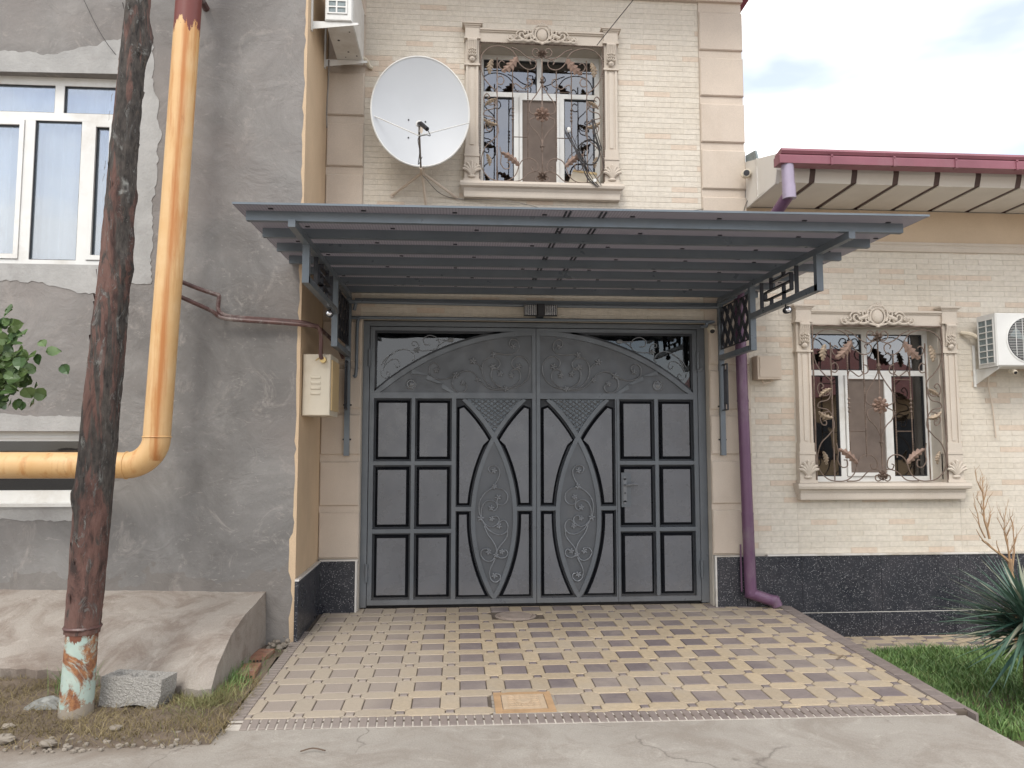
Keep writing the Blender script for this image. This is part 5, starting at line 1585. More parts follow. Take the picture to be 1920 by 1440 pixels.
# electrical box
t = thing('electrical_box', 'small beige metal box with keyhole on the brick wall beside the downpipe', 'electrical box', (3.05, 7.2, 2.2))
m = MB(); m.box(2.955, 3.20, 7.15, 7.29, 2.215, 2.45, .004); m.build('box_body', m_beige_box, t)
m = MB(); m.box(2.975, 3.18, 7.142, 7.149, 2.235, 2.435, .002); m.lathe([(.006, 0), (.006, -.005)], (2.99, 7.142, 2.335), 'Y', 8); m.build('box_door', m_beige_box, t)
m = MB(); m.tube(spl([(3.03, 7.22, 2.215), (3.035, 7.2, 2.18), (3.08, 7.2, 2.185), (3.12, 7.22, 2.2), (3.14, 7.22, 2.215)], 4), .008, 6); m.build('cable_loop', m_beige_box, t, True)

# ------------------------------------------------------------------ AIR CONDITIONERS
# right one on the low house
t = thing('air_conditioner', 'white air conditioner unit with round fan on the low house wall', 'air conditioner', (5.6, 7.1, 2.3), 'white outdoor air conditioner units')
ax0, ax1, ay0, ay1, az0, az1 = 5.29, 6.08, 6.93, 7.20, 2.34, 2.87
m = MB(); m.box(ax0 + .002, ax1, ay0, ay1, az0, az1, .012); body = m.build('unit_body', m_white, t)
m = MB(); cxf, czf = 5.625, 2.605
m.lathe([(.235, .01), (.235, -.004), (.222, -.006), (.22, .01)], (cxf, ay0 - .001, czf), 'Y', 32); m.build('fan_ring', m_white, t, True)
m = MB(); m.lathe([(.218, .004), (.218, -.002), (.01, -.002)], (cxf, ay0 - .0005, czf), 'Y', 32); fanb = m.build('fan_recess', m_dark, t)
m = MB()
for k in range(26):
    z = czf - .2 + k * .016; w_ = math.sqrt(max(0, .214 ** 2 - (z - czf) ** 2)); m.box(cxf - w_, cxf + w_, ay0 - .010, ay0 - .007, z, z + .003)
for x in (-.14, -.07, 0, .07, .14):
    w_ = math.sqrt(.214 ** 2 - x * x); m.box(cxf + x, cxf + x + .005, ay0 - .014, ay0 - .0105, czf - w_, czf + w_)
m.build('fan_guard', m_white, t)
m = MB()
for k in range(3):
    a = .6 + k * 2.094
    P = [(cxf + .04 * cos(a), ay0 - .004, czf + .04 * sin(a)), (cxf + .18 * cos(a - .3), ay0 - .0065, czf + .18 * sin(a - .3)), (cxf + .2 * cos(a + .25), ay0 - .0045, czf + .2 * sin(a + .25)), (cxf + .05 * cos(a + .6), ay0 - .004, czf + .05 * sin(a + .6))]
    m.add(P, [(0, 1, 2, 3)])
m.ell((cxf, ay0 - .004, czf), .05, .004, .05, 12, 4); m.build('fan_blade', m_fin, t)
m = MB(); m.box(ax0 - .001, ax0 + .0018, ay0 + .04, ay1 - .03, az0 + .04, az1 - .05); m.build('coil', m_fin, t)
m = MB()
for k in range(8): 
    z = az0 + .035 + k * .0625; m.box(ax0 - .008, ax0 - .0015, ay0 + .03, ay1 - .02, z, z + .010)
for y in (ay0 + .028, ay0 + .125, ay1 - .03): m.box(ax0 - .0085, ax0 - .002, y, y + .012, az0 + .03, az1 - .045)
m.build('side_grille', m_white, t)
for xb in (ax0 + .02, ax1 - .12):
    m = MB(); m.prism([(7.288, az0 - .16), (7.288, az0 - .005), (ay0 + .02, az0 - .005), (ay0 + .02, az0 - .025)], 0, xb, xb + .004)
    m.box(xb - .02, xb + .004, 7.275, 7.288, az0 - .18, az0 + .25); m.box(xb - .002, xb + .03, ay0 + .02, 7.28, az0 - .008, az0 - .002); m.build('mount_bracket', m_white, t)
m = MB(); m.tube(spl([(ax0 + .02, 7.2, az0 + .32), (ax0 - .05, 7.23, az0 + .36), (ax0 - .12, 7.28, az0 + .38)], 4), .022, 8); m.build('coolant_pipe', m_cream, t, True)
m = MB(); m.tube(spl([(ax0 + .12, 7.22, az0), (ax0 + .13, 7.25, az0 - .15), (ax0 + .18, 7.27, az0 - .4), (ax0 + .2, 7.27, az0 - .7)], 4), .007, 6); m.build('drain_hose', m_beige_box, t, True)
cctv(5.50, 6.98, 2.29, 'little security camera under the air conditioner by the right edge', (-.2, -1, -.6), .6)
# left one on the side wall of the grey house
t = thing('air_conditioner', 'white air conditioner unit high up beside the grey house, seen from below', 'air conditioner', (-1.1, 6.8, 5.3), 'white outdoor air conditioner units')
bx0, bx1, by0, by1, bz0, bz1 = -1.19, -.955, 6.42, 7.20, 5.31, 5.86
m = MB(); m.box(bx0, bx1, by0, by1, bz0, bz1, .008); m.box(bx0 + .02, bx1 + .006, by0 + .03, by1, bz0 + .01, bz1 - .01); m.build('unit_body', m_white, t)
m = MB(); m.box(bx0 + .03, bx1 - .05, by0 - .0018, by0 - .0, bz0 + .07, bz1 - .05); m.build('coil', m_fin, t)
m = MB()
for k in range(8): z = bz0 + .06 + k * .058; m.box(bx0 + .02, bx1 - .04, by0 - .009, by0 - .002, z, z + .012)
for x in (bx0 + .02, bx0 + .095, bx1 - .055): m.box(x, x + .014, by0 - .0095, by0 - .003, bz0 + .06, bz1 - .04)
m.build('side_grille', m_white, t)
m = MB()
for (x, y, r_) in ((-1.12, 6.75, .012), (-1.0, 6.6, .007), (-1.06, 6.95, .01), (-.99, 7.02, .008), (-1.1, 7.05, .006)): m.lathe([(r_, -.002), (r_, .001)], (x, y, bz0), k=10)
m.build('drain_hole', m_black, t)
for y in (by0 + .02, by1 - .1):
    m = MB(); m.prism([(-1.308, bz0 - .075), (-1.308, bz0 - .002), (-.90, bz0 - .002), (-.90, bz0 - .022)], 1, y, y + .004)
    m.box(-1.3085, -1.295, y - .03, y + .004, bz0 - .1, bz0 + .5); m.box(-1.30, -.90, y + .004, y + .035, bz0 - .008, bz0 - .0015); m.build('mount_bracket', m_white, t)
m = MB(); m.tube(spl([(-1.0, 7.2, 5.4), (-.93, 7.22, 5.38), (-.9, 7.27, 5.34), (-.87, 7.285, 5.33)], 4), .02, 8); m.build('coolant_pipe', m_cream, t, True)
m = MB(); m.tube(spl([(-1.27, 7.1, 5.3), (-1.27, 7.1, 5.1), (-1.28, 7.1, 4.8), (-1.275, 7.1, 4.62)], 4), .008, 6); m.build('drain_hose', m_greywire, t, True)

# ------------------------------------------------------------------ SATELLITE DISH
t = thing('satellite_dish', 'large pale grey satellite dish on a tripod on the upper wall', 'satellite dish', (-.37, 7.2, 4.1))
C0 = Vector((-.365, 6.88, 4.715)); nrm = Vector((.10, -1, -.02)).normalized(); M = nrm.to_track_quat('Z', 'Y').to_matrix()
Rx, Rz, dep = .462, .532, .085
vs, fs = [], []; NR, NK = 9, 48
for side_, off in ((0, 0.0), (1, -.006)):
    for i in range(NR + 1):
        rr = i / NR
        for k in range(NK):
            a = 2 * pi * k / NK; vs.append(C0 + M @ Vector((Rx * rr * cos(a), Rz * rr * sin(a), dep * rr * rr - dep + off)))
for side_ in (0, 1):
    b0 = side_ * (NR + 1) * NK
    for i in range(NR):
        for k in range(NK): fs.append((b0 + i * NK + k, b0 + i * NK + (k + 1) % NK, b0 + (i + 1) * NK + (k + 1) % NK, b0 + (i + 1) * NK + k))
m = MB(); m.add(vs, fs); m.build('reflector', m_dish, t, True)
m = MB(); m.tube([C0 + M @ Vector((Rx * cos(a), Rz * sin(a), -.004)) for a in [2 * pi * k / 60 for k in range(60)]], .009, 6, closed=True); m.build('rim', m_white, t, True)
feed = Vector((-.352, 6.42, 4.38))
m = MB()
for P_ in ((-.825, 6.88, 4.665), (.095, 6.84, 4.60)): m.tube([Vector(P_), feed + Vector((0, 0.03, -.085))], .0055, 6)
m.build('feed_strut', m_white, t, True)
m = MB(); m.tube([feed + Vector((0, .02, 0)), feed + Vector((0, .0, -.06)), Vector((-.356, 6.72, 4.22)), Vector((-.356, 6.86, 4.15))], .009, 8); m.build('feed_arm', m_greywire, t, True)
m = MB(); m.tube([feed + Vector((0, .03, .02)), feed + Vector((.015, -.03, .0)), feed + Vector((.075, -.09, -.075))], [.022, .02, .019], 12); m.build('feed_horn', m_black, t, True)
m = MB(); m.lathe([(.028, 0), (.03, .012), (.02, .014)], feed + Vector((-.004, .035, .03)), 'Y', 14); m.build('feed_cap', m_white, t, True)
m = MB(); m.tube(spl([feed + Vector((.075, -.09, -.075)), feed + Vector((.10, -.06, -.12)), feed + Vector((.06, 0, -.09)), feed + Vector((-.01, .05, -.1)), feed + Vector((.0, .1, -.2)), feed + Vector((-.015, .2, -.28)), Vector((-.34, 6.75, 4.22))], 5), .0035, 5); m.build('cable', m_blackwire, t, True)
for a, b in ((-.11, .09), (.05, .085), (-.11, -.09)):
    m = MB(); m.lathe([(.008, 0), (.008, .004)], C0 + M @ Vector((a, b - .15, dep * ((a / Rx) ** 2 + ((b - .15) / Rz) ** 2) - dep + .001)), k=8, M=M)
    m.build('bolt', m_black, t)
hub = Vector((-.35, 7.02, 4.17))
m = MB(); m.tube([C0 + Vector((0, .09, -.1)), hub], .022, 8); m.tube([Vector((-.355, 6.84, 4.15)), hub], .014, 8); m.build('mast', m_beige_box, t, True)
m = MB()
for p in ((-.655, 7.285, 4.03), (-.31, 7.285, 3.80), (-.02, 7.285, 4.02)): m.tube([hub, Vector(p)], .013, 8); m.lathe([(.022, .0), (.022, -.006)], Vector(p) + Vector((0, .003, 0)), 'Y', 10)
m.build('tripod_leg', m_beige_box, t, True)

# ------------------------------------------------------------------ YELLOW GAS PIPE
t = thing('gas_pipe', 'thick yellow gas pipe with rust streaks turning down past the grey wall', 'gas pipe', (-2.3, 5.9, 1.4))
PR_ = .099; xb, zb = -2.29, 1.63
m = MB()
m.tube([(-2.135, 5.9, 6.9), (-2.165, 5.9, 5.3), (-2.225, 5.9, 3.4), (xb, 5.9, zb)], PR_, 24); m.build('riser', m_yellow, t, True)
m = MB(); cxp, czp, rr = xb - .215, zb, .215
m.tube([(cxp + rr * cos(a), 5.9, czp - rr * sin(a)) for a in [pi / 2 * i / 10 for i in range(11)]], PR_ + .001, 24); m.build('elbow', m_yellow, t, True)
m = MB(); m.tube([(cxp, 5.9, czp - rr), (-3.4, 5.9, czp - rr + .002), (-8.5, 5.9, czp - rr + .01)], PR_, 24); m.build('main_run', m_yellow, t, True)
m = MB(); m.tube([(xb + (PR_ + .002) * cos(a), 5.9 + (PR_ + .002) * sin(a), zb) for a in [2 * pi * k / 24 for k in range(24)]], .006, 6, closed=True)
m.tube([(cxp, 5.9 + (PR_ + .002) * sin(a), czp - rr + (PR_ + .002) * cos(a)) for a in [2 * pi * k / 24 for k in range(24)]], .006, 6, closed=True); m.build('weld_seam', m_yellow, t, True)
for x in (-4.2, -2.17):
    m = MB(); m.tube([(x, 5.9, czp - rr if x < -3 else 5.3), (x, 6.3, czp - rr if x < -3 else 5.3)], .03, 8); m.build('wall_support', m_brownpipe, t)

# thin brown pipes
tag(MB().tube(spl([(-2.22, 6.0, 2.87), (-2.1, 6.12, 2.83), (-1.99, 6.2, 2.80), (-1.955, 6.2, 2.785), (-1.96, 6.2, 2.69), (-1.93, 6.2, 2.64), (-1.82, 6.22, 2.615), (-1.4, 6.24, 2.592), (-1.24, 6.26, 2.575), (-1.18, 6.6, 2.56), (-1.12, 7.0, 2.48), (-1.1, 7.22, 2.4)], 4), .017, 8).build('service_pipe', m_brownpipe, None, True),
    'thin brown pipe with a stepped kink, upper of the two on the grey wall', 'pipe', 'thin brown pipes on the grey wall')
t = thing('service_pipe', 'thin brown gas pipe bending down into the cream meter box', 'pipe', (-1.15, 6.25, 2.3), 'thin brown pipes on the grey wall')
m = MB(); m.tube(spl([(-2.22, 6.0, 2.75), (-2.0, 6.16, 2.655), (-1.9, 6.2, 2.60), (-1.5, 6.22, 2.575), (-1.2, 6.24, 2.555), (-1.16, 6.26, 2.54), (-1.145, 6.3, 2.48), (-1.15, 6.33, 2.33), (-1.14, 6.345, 2.29)], 4), .017, 8); m.build('pipe_run', m_brownpipe, t, True)
m = MB(); m.lathe([(.026, -.03), (.028, .0), (.02, .02)], (-1.133, 6.37, 2.283), 'Y', 10); m.tube([(-1.16, 6.345, 2.30), (-1.19, 6.33, 2.275)], .006, 6); m.build('valve', m_brass, t, True)

# meter box
t = thing('gas_meter_box', 'cream metal meter box with louvres hung on the side wall by the canopy', 'meter box', (-1.2, 6.6, 1.8))
m = MB(); m.box(-1.305, -1.075, 6.38, 6.80, 1.815, 2.335, .006); bb = m.build('box_body', m_cream, t)
m = MB()
for k in range(4): z = 1.99 + k * .045; m.box(-1.235, -1.155, 6.372, 6.379, z, z + .022, .004)
m.build('louvre', m_cream, t)
m = MB(); m.lathe([(.022, .0), (.022, -.002)], (-1.133, 6.381, 2.28), 'Y', 14); m.build('pipe_hole', m_black, t)
m = MB(); m.box(-1.0745, -1.062, 6.42, 6.77, 1.86, 2.29); m.build('box_door', m_cream_y, t)

# ------------------------------------------------------------------ UTILITY POLE
t = thing('utility_pole', 'leaning timber utility pole with peeling red-brown paint and turquoise steel foot', 'utility pole', (-2.27, 4.8, -.05))
def px_(z): return -2.256 + (z - .48) * .0421
vs, fs = [], []; k = 28; zs2 = [.44 + i * .04 for i in range(150)]
r = random.Random(9)
knots = [(r.uniform(.8, 4.6), r.uniform(0, 6.28), r.uniform(.01, .026)) for _ in range(20)]
phase = [r.uniform(0, 6.28) for _ in range(9)]
for i, z in enumerate(zs2):
    rad = .094 + .012 * math.exp(-((z - 1.6) / .9) ** 2) - .0085 * max(0, z - 1.9)
    for j in range(k):
        a = 2 * pi * j / k
        q = rad + .003 * sin(3 * a + phase[0] + z * .8) + .0022 * sin(7 * a + phase[1] + z * 2.1) + .002 * sin(11 * a + 5 * z + phase[2]) + r.uniform(-.0022, .0022)
        for kz, ka, kr in knots:
            d = math.hypot((z - kz) / .07, ((a - ka + pi) % (2 * pi) - pi) / .4); q += kr * math.exp(-d * d)
        vs.append((px_(z) + q * cos(a) + .004 * sin(z * 3), 4.8 + q * sin(a), z))
for i in range(len(zs2) - 1):
    for j in range(k): fs.append((i * k + j, i * k + (j + 1) % k, (i + 1) * k + (j + 1) % k, (i + 1) * k + j))
fs.append(tuple(range(k))); m = MB(); m.add(vs, fs); po = m.build('timber_shaft', m_pole, t, True)
m = MB(); m.tube([(-2.278, 4.8, -.2), (-2.256, 4.8, .47)], [.097, .088], 28); m.build('steel_foot', m_stub, t, True)
m = MB(); m.tube([(-2.256 + .097 * cos(a), 4.8 + .097 * sin(a), .475) for a in [2 * pi * q / 28 for q in range(28)]], .011, 6, closed=True); m.build('collar', m_brownpipe, t, True)
m = MB()
for _ in range(34):      # loose bark flakes along the edges
    z = r.uniform(.55, 4.5); a = r.uniform(pi, 2 * pi); q = .094 - .0085 * max(0, z - 1.9); s_ = r.uniform(.012, .03)
    c_ = Vector((px_(z) + q * cos(a), 4.8 + q * sin(a), z)); tt = Vector((-sin(a), cos(a), 0)); nn = Vector((cos(a), sin(a), 0))
    P = [c_ - tt * s_ * .6 - Vector((0, 0, s_)), c_ + tt * s_ * .5 - Vector((0, 0, s_ * .8)) + nn * .004, c_ + tt * s_ * .7 + Vector((0, 0, s_)) + nn * .012, c_ - tt * s_ * .4 + Vector((0, 0, s_ * 1.3)) + nn * .006]
    m.add(P, [(0, 1, 2, 3)])
m.build('bark_flakes', m_pole, t, kind='stuff')
m = MB()
for _ in range(60):
    z = r.uniform(.5, 4.4); a = r.uniform(pi * 1.1, 1.9 * pi)
    p = [Vector((px_(z) + .1 * cos(a), 4.8 + .1 * sin(a), z))]
    for q in range(4): a += r.uniform(-.08, .08); z += r.uniform(-.035, .01); p.append(Vector((px_(z) + (.098 + .008 * r.random()) * cos(a), 4.8 + (.098 + .008 * r.random()) * sin(a), z)))
    m.tube(spl(p, 3), .0009, 4)
m.build('frayed_fibres', m_bark, t, kind='stuff')

# ------------------------------------------------------------------ small things on the ground at the left
def lumpy(mb, nsub, amp, seed):
    pass
def block_mesh():
    import bmesh
    bm = bmesh.new(); bmesh.ops.create_cube(bm, size=1)
    bmesh.ops.scale(bm, vec=(.385, .19, .185), verts=bm.verts)
    bmesh.ops.subdivide_edges(bm, edges=bm.edges, cuts=27, use_grid_fill=True)
    r = random.Random(4)
    for v in bm.verts:
        x, y, z = v.co
        if z > .09:           # three shallow cells in the top
            for cxx in (-.115, 0, .115):
                d = math.hypot((x - cxx) / .045, y / .055)
                if d < 1: v.co.z -= .055 * (1 - d * d) ** .5
        if z < -.06:          # broken underside
            v.co.z += .03 * max(0, sin(x * 13 + 1)) * (1 if x < .12 else .3) + .02 * max(0, -x * 3)
        if x > .15: v.co.x -= .035 * max(0, -z * 8) ; 
        v.co += Vector((r.uniform(-1, 1), r.uniform(-1, 1), r.uniform(-1, 1))) * .0022
    me = bpy.data.meshes.new('concrete_block'); bm.to_mesh(me); bm.free(); me.materials.append(m_block)
    return me
o = bpy.data.objects.new('concrete_block', block_mesh()); COL.objects.link(o); o.location = (-1.985, 4.98, .04); o.rotation_euler = (R(-3), R(2), R(-8))
tag(o, 'broken grey cinder block lying beside the foot of the pole', 'concrete block')
def hollow_brick(x, y, z, rot, lab):
    t = thing('hollow_brick', lab, 'brick', (x, y, z), 'clay bricks in the gutter')
    M3 = Matrix.Rotation(rot, 3, 'Z')
    m = MB(); m.box(-.06, .06, -.125, .125, -.03, .035); m.v = [tuple(Vector((x, y, z)) + M3 @ Vector(v)) for v in m.v]; m.build('brick_body', m_hollow, t)
    m = MB()
    for i in range(4):
        for j in range(2): m.box(-.047 + i * .026, -.033 + i * .026, -.1262, -.125, -.018 + j * .024, -.006 + j * .024)
    m.v = [tuple(Vector((x, y, z)) + M3 @ Vector(v)) for v in m.v]; m.build('brick_holes', m_black, t)
hollow_brick(-1.46, 5.55, -.04, R(4), 'red hollow clay brick nearest the street in the gutter')
hollow_brick(-1.475, 5.95, -.045, R(-5), 'dusty hollow clay brick further up the gutter by the ramp')
# rubble in the corner of the grey wall
m = MB(); r = random.Random(12)
for _ in range(46):
    s_ = r.uniform(.008, .035); m.ell((-1.5 + r.random() * .2, 6.29 - r.random() ** 2 * .28, -.06 + r.random() * .12 * r.random()), s_, s_ * .8, s_ * .7, 6, 4, M=Matrix.Rotation(r.uniform(0, 3), 3, 'Z') @ Matrix.Rotation(r.uniform(0, 3), 3, 'X'))
m.build('rubble', m_stone, kind='stuff')
m = MB()
for _ in range(220):
    s_ = r.uniform(.004, .018); x = r.uniform(-3.4, -1.4); y = 4.28 + abs(r.gauss(0, .2))
    m.ell((x, y, -.062 + s_ * .35), s_ * 1.3, s_, s_ * .7, 6, 3, M=Matrix.Rotation(r.uniform(0, 3), 3, 'Z'))
m.build('gravel', m_stone, kind='stuff')
for i, (x, y, s_) in enumerate([(-2.47, 4.42, .05), (-2.20, 4.35, .036), (-2.56, 4.62, .03), (-1.93, 4.55, .03)]):
    m = MB(); m.ell((0, 0, 0), s_ * 1.3, s_, s_ * .5, 9, 6)
    m.v = [tuple(Vector(v) * (1 + .18 * r.uniform(-1, 1)) + Vector((x, y, -.035))) for v in m.v]
    tag(m.build('stone', m_stone), ['flat pale stone lying left of the pole at the street edge', 'pale stone in front of the pole at the street edge', 'small pale stone in the straw left of the pole', 'small pale stone in front of the cinder block'][i], 'stone', 'loose stones in the dirt')
m = MB(); pts = []; NN = 12
for j in range(NN):
    for i in range(NN):
        u, v = i / (NN - 1) - .5, j / (NN - 1) - .5; q = max(0, 1 - (u * 2) ** 2) * max(0, 1 - (v * 2) ** 2)
        m.v.append((-2.52 + u * .26 + r.uniform(-.006, .006), 4.98 + v * .2 + r.uniform(-.006, .006), -.035 + q * (.02 + .028 * r.random())))
for j in range(NN - 1):
    for i in range(NN - 1): a = j * NN + i; m.f.append((a, a + 1, a + NN + 1, a + NN))
tag(m.build('plastic_bag', m_bag), 'crumpled pale plastic bag in the straw left of the pole', 'plastic bag')
# weeds and straw
def weeds_fx():
    while True:
        x = rng.uniform(-3.9, -1.3); y = rng.uniform(4.3, 5.4) if x > -2.4 else rng.uniform(4.3, 5.6)
        if y < 4.38 + .12 * abs(sin(x * 5)) and rng.random() < .8: continue
        if math.hypot(x + 2.27, y - 4.8) < .1: continue
        if -2.2 < x < -1.78 and 4.87 < y < 5.1: continue
        return x, y, (1.0 if rng.random() < .9 else 1.8)
m = MB(); blades(m, 15000, weeds_fx, .042, .0036, 2.6, lambda x, y: -.055); m.build('dry_weeds', m_grass_dry, kind='stuff', fix=False)
def tuft_fx():
    x = -1.56 + rng.gauss(0, .10); y = 4.98 + rng.gauss(0, .17)
    return min(-1.36, x), min(y, 5.5), 1.1
m = MB(); blades(m, 1500, tuft_fx, .08, .0038, 1.6, lambda x, y: -.07); m.build('weeds', m_grass_mid, kind='stuff', fix=False)
m = MB(); blades(m, 300, lambda: (-1.5 + rng.gauss(0, .06), 5.35 + rng.gauss(0, .15), 1.2), .1, .0045, 1.1, lambda x, y: -.07)
blades(m, 120, lambda: (-2.48 + rng.gauss(0, .05), 5.2 + rng.gauss(0, .08), 1.5), .13, .004, .8, lambda x, y: -.06)
blades(m, 220, lambda: (-1.42 + rng.gauss(0, .035), 6.1 + rng.gauss(0, .12), .7), .06, .005, 1.5, lambda x, y: -.07)
blades(m, 260, lambda: (3.32 + abs(rng.gauss(0, .1)), 6.7 + rng.gauss(0, .1), 1), .08, .007, 1.5, lambda x, y: -.32)
m.build('green_weeds', m_grass, kind='stuff', fix=False)
tag(MB().tube(spl([(-.82, 4.17, -.047), (-.76, 4.20, -.044), (-.69, 4.17, -.047)], 3), .004, 5).build('twig', m_bark), 'short dry twig lying on the street concrete', 'twig')
m = MB()
m.bar((2.83, 5.52, dz(5.5) + .006), (2.93, 5.62, dz(5.6) + .006), .012, .004); m.bar((2.84, 5.66, dz(5.6) + .006), (2.93, 5.56, dz(5.6) + .012), .010, .004)
tag(m.build('straw_stalk', m_gold), 'two crossed yellow stalks lying on the pavers near the lawn', 'straw')

# ------------------------------------------------------------------ YUCCA, dead shrub, leafy branch
def blade_leaf(mb, base, d, L, w, droop, seed, k=7):
    d = Vector(d).normalized(); side_ = d.cross(Vector((0, 0, 1)))
    side_ = side_.normalized() if side_.length > .05 else Vector((1, 0, 0))
    i0 = len(mb.v); p = Vector(base)
    for i in range(k + 1):
        t_ = i / k; ww = w * (.55 + .45 * sin(pi * min(1, t_ * 1.3))) * (1 - t_ ** 2.2) + .0008
        up = side_.cross(d).normalized()
        mb.v += [tuple(p - side_ * ww + up * ww * .35), tuple(p), tuple(p + side_ * ww + up * ww * .35)]
        p = p + d * (L / k); d = (d + Vector((0, 0, -droop / k))).normalized()
    for i in range(k):
        a = i0 + i * 3; mb.f += [(a, a + 1, a + 4, a + 3), (a + 1, a + 2, a + 5, a + 4)]
YC = Vector((4.075, 5.15, .27))
t = thing('yucca', 'spiky blue-green yucca plant growing from the lawn at the right edge', 'yucca', (4.0, 5.15, -.33))
m = MB(); m.tube(spl([(4.05, 5.15, -.36), (4.06, 5.15, -.1), (4.075, 5.15, .25)], 4), [.042] * 4 + [.05] * 5, 12)
m.build('trunk', m_bark, t, True)
r = random.Random(31); cr = MB(); crp = MB(); n = 330
for i in range(n):
    ph = r.uniform(0, 2 * pi); el = math.asin(r.uniform(-.55, .98)); L = r.uniform(.45, .66) * (1 - .12 * sin(max(0, el)))
    d = (cos(ph) * cos(el), sin(ph) * cos(el), sin(el))
    tgt = cr if r.random() < .84 else crp
    blade_leaf(tgt, YC + Vector(d) * .03 + Vector((0, 0, r.uniform(-.08, .1))), d, L, r.uniform(.012, .020), r.uniform(.05, .5) if el > -.1 else .2, i)
cr.build('crown', m_yucca, t, fix=False); crp.build('pale_leaves', m_yucca_pale, t, fix=False)
# dead shrub
t = thing('bare_shrub', 'bare tan dried shrub standing behind the yucca against the wall', 'shrub', (4.95, 6.45, -.31))
r = random.Random(44); m = MB()
def twigs(p, d, L, rad, lev):
    k = 5; pts = [Vector(p)]; dd = Vector(d).normalized()
    for i in range(k): dd = (dd + Vector((r.uniform(-.25, .25), r.uniform(-.12, .12), r.uniform(-.05, .2)))).normalized(); pts.append(pts[-1] + dd * L / k)
    m.tube(pts, [rad * (1 - .6 * i / k) for i in range(k + 1)], 5)
    if lev > 0:
        for i in range(1, k + 1):
            for _ in range(2 if lev > 1 else 1):
                if r.random() < .97: twigs(pts[i], (dd + Vector((r.uniform(-.9, .9), r.uniform(-.3, .3), r.uniform(.1, .7)))), L * r.uniform(.3, .5), rad * .45, lev - 1)
m.tube(spl([(4.97, 6.45, -.33), (4.965, 6.45, .2), (4.94, 6.45, .55)], 4), .02, 7)
twigs((4.94, 6.45, .52), (-.75, 0, .62), .30, .015, 1); twigs((4.76, 6.45, .73), (-.28, 0, 1), .42, .011, 2); twigs((4.94, 6.45, .52), (.02, 0, 1), .36, .009, 2)
twigs((4.72, 6.45, .74), (-.55, 0, 1), .3, .007, 1); twigs((4.96, 6.45, .45), (.3, 0, 1), .42, .008, 1)
m.build('branches', m_twig, t, True)
# leafy tree at the left edge (only its branch tips reach the picture)
t = thing('leafy_tree', 'young broad-leaved tree whose green branch reaches in at the left edge', 'tree', (-3.1, 4.3, -.05))
m = MB(); m.tube(spl([(-3.1, 4.3, -.1), (-3.08, 4.3, 1.0), (-3.12, 4.32, 2.0), (-3.1, 4.3, 3.0)], 5), [.04 - .0016 * i for i in range(16)], 9); m.build('trunk', m_bark, t, True)
r = random.Random(17); br = MB(); lv = MB()
def leaf1(p, s_):
    d = Vector((r.uniform(-1, 1), r.uniform(-1, .4), r.uniform(-.9, .3))).normalized(); sd_ = d.cross(Vector((r.uniform(-.5, .5), -1, r.uniform(-.3, .8)))).normalized()
    i0 = len(lv.v); up = sd_.cross(d)
    prof = [(0, .0), (.15, .38), (.4, .5), (.7, .36), (1.0, 0)]
    for t_, w_ in prof: lv.v += [tuple(p + d * s_ * t_ - sd_ * s_ * w_ + up * s_ * .12), tuple(p + d * s_ * t_), tuple(p + d * s_ * t_ + sd_ * s_ * w_ + up * s_ * .12)]
    for i in range(4): a = i0 + 3 * i; lv.f += [(a, a + 1, a + 4, a + 3), (a + 1, a + 2, a + 5, a + 4)]
BR = [[(-3.1, 4.3, 1.9), (-2.8, 4.25, 2.15), (-2.55, 4.2, 2.2), (-2.46, 4.2, 2.1), (-2.36, 4.2, 1.98)],
      [(-3.1, 4.3, 1.8), (-2.85, 4.25, 2.0), (-2.6, 4.2, 2.08), (-2.5, 4.2, 1.98), (-2.42, 4.2, 1.88)],
      [(-3.1, 4.3, 2.0), (-2.85, 4.25, 2.2), (-2.62, 4.2, 2.30), (-2.5, 4.2, 2.27)],
      [(-3.1, 4.3, 2.4), (-3.3, 4.1, 2.7), (-3.5, 4.0, 2.9)], [(-3.1, 4.3, 2.6), (-2.95, 4.4, 2.9), (-2.9, 4.4, 3.2)], [(-3.1, 4.3, 2.2), (-3.4, 4.4, 2.3), (-3.7, 4.4, 2.3)]]
for q, b in enumerate(BR):
    P = spl(b, 6); br.tube(P, [.009 * (1 - .75 * i / len(P)) + .001 for i in range(len(P))], 5)
    for i in range(4, len(P)):
        cnt = (8 if q < 2 else (2 if q == 2 else 3)); 
        for _ in range(cnt):
            f_ = .075 if q < 2 else .03
            leaf1(P[i] + Vector((r.gauss(0, f_), r.gauss(0, f_), r.gauss(-.01, f_))), r.uniform(.045, .08))
br.build('branches', m_bark, t, True); lv.build('crown', m_leaf, t, fix=False)

# ------------------------------------------------------------------ wires
def wire(pts, r_, mat, lab, n=8):
    tag(MB().tube(spl(pts, n), r_, 5).build('cable', mat, None, True), lab, 'cable', 'loose cables on the facades')
wire([(1.35, 7.0, 5.5), (1.9, 6.2, 6.0), (3.2, 4.5, 7.4)], .004, m_blackwire, 'black overhead cable running up from the upper window')
wire([(-.35, 7.0, 4.14), (-.1, 7.27, 4.02), (.5, 7.22, 3.98), (1.2, 7.26, 3.86), (2.1, 7.27, 3.90), (2.92, 7.27, 4.05)], .004, m_greywire, 'thin cable sagging from the dish below the upper window to the eave')
wire([(2.935, 7.24, 4.05), (2.90, 7.25, 3.95), (2.87, 7.27, 3.7), (2.86, 7.27, 3.4)], .0035, m_blackwire, 'short black cable dropping from the eave corner behind the canopy')
wire([(-3.3, 6.25, 5.6), (-3.0, 6.25, 5.0), (-2.75, 6.2, 4.72), (-2.2, 5.0, 4.3)], .0025, m_blackwire, 'thin wire crossing the grey wall towards the pole')
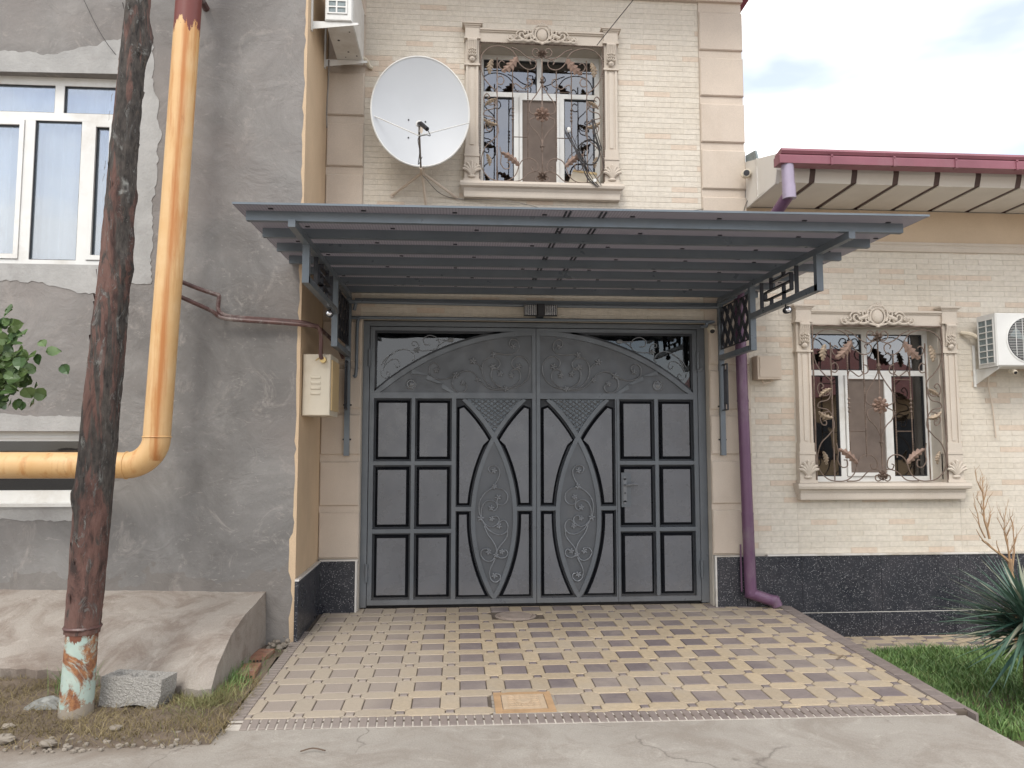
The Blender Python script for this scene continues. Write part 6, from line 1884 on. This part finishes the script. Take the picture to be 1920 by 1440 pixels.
# bundle of rods and cables hung on the upper grille
t = thing('cable_bundle', 'tangle of black cables and rods hung on the right of the upper window grille', 'cable bundle', (1.3, 7.15, 4.4))
m = MB(); r = random.Random(8)
for k in range(7):
    a = r.uniform(-.045, .045); m.tube(spl([(1.09 + a, 7.17, 4.70 + r.uniform(-.03, .03)), (1.20 + a * .6, 7.15, 4.45), (1.31 + a, 7.16, 4.26 + a), (1.40 + a, 7.15, 4.14 + r.uniform(-.03, .03))], 4), r.uniform(.0022, .0045), 5)
for k in range(6):
    a = r.uniform(-.02, .02); m.tube(spl([(1.335 + a, 7.17, 4.82), (1.36 + a, 7.15, 4.66), (1.41 + a * .7, 7.16, 4.5 + a)], 4), r.uniform(.0025, .005), 5)
m.tube([(1.3 + .1 * cos(a), 7.17, 4.48 + .13 * sin(a)) for a in [i * .35 for i in range(18)]], .008, 6, closed=True)
m.tube(spl([(1.34, 7.16, 4.8), (1.2, 7.15, 4.7), (1.15, 7.15, 4.5), (1.25, 7.15, 4.35), (1.4, 7.16, 4.55), (1.44, 7.16, 4.3)], 6), .003, 5)
m.build('cables', m_blackwire, t, True)
m = MB(); m.ell((1.09, 7.16, 4.70), .022, .02, .03, 8, 5); m.box(1.33, 1.36, 7.14, 7.16, 4.17, 4.20); m.build('plug', m_white, t)

t = thing('storage_box', 'pale yellow box with scalloped lower edge behind the upper window grille', 'box', (1.27, 7.38, 4.18))
m = MB(); m.prism([(1.10, 4.19), (1.16, 4.19), (1.17, 4.215), (1.22, 4.215), (1.23, 4.19), (1.30, 4.19), (1.31, 4.215), (1.36, 4.215), (1.37, 4.19), (1.43, 4.19), (1.40, 4.30), (1.15, 4.33)], 1, 7.31, 7.42); m.build('box_body', m_cream, t)
m = MB(); m.prism([(1.15, 4.331), (1.40, 4.301), (1.395, 4.325), (1.155, 4.35)], 1, 7.305, 7.425); m.build('lid', m_cream_y, t)

# ------------------------------------------------------------------ the street behind the camera (seen in the window reflections)
t = thing('opposite_house', 'ochre house with red hipped roof across the street, mirrored in the windows', 'house', (13, -12, 0))
m = MB(); m.box(8.5, 19, -18, -11.5, -.4, 3.2); m.build('wall', m_opp, t)
m = MB(); m.add([(8, -11, 3.2), (19.5, -11, 3.2), (19.5, -18.5, 3.2), (8, -18.5, 3.2), (11.5, -14.8, 5.6), (16, -14.8, 5.6)], [(0, 1, 5, 4), (1, 2, 5), (2, 3, 4, 5), (3, 0, 4), (3, 2, 1, 0)]); m.build('roof', m_opproof, t)
for x in (9.4, 12.4, 15.6):
    m = MB(); m.box(x, x + 1.4, -11.52, -11.45, 1.0, 2.5); m.build('window', m_dark, t)
t = thing('street_tree', 'dense green tree across the street, mirrored in the windows', 'tree', (-9, -10, 0))
m = MB(); m.tube([(-9, -10, -.4), (-9, -10, 3)], .15, 8); m.build('trunk', m_bark, t)
r = random.Random(2); m = MB()
for _ in range(2600):
    p = Vector((r.gauss(0, 1), r.gauss(0, 1), r.gauss(0, 1))); p = p.normalized() * (r.random() ** .4) 
    c_ = Vector((-9 + p.x * 2.2, -10 + p.y * 1.8, 4.2 + p.z * 1.9)); a = Vector((r.uniform(-1, 1), r.uniform(-1, 1), r.uniform(-1, 1))) * .2; b = Vector((r.uniform(-1, 1), r.uniform(-1, 1), r.uniform(-1, 1))) * .2
    m.add([c_, c_ + a, c_ + a + b, c_ + b], [(0, 1, 2, 3)])
m.build('crown', m_leaf, t, fix=False)
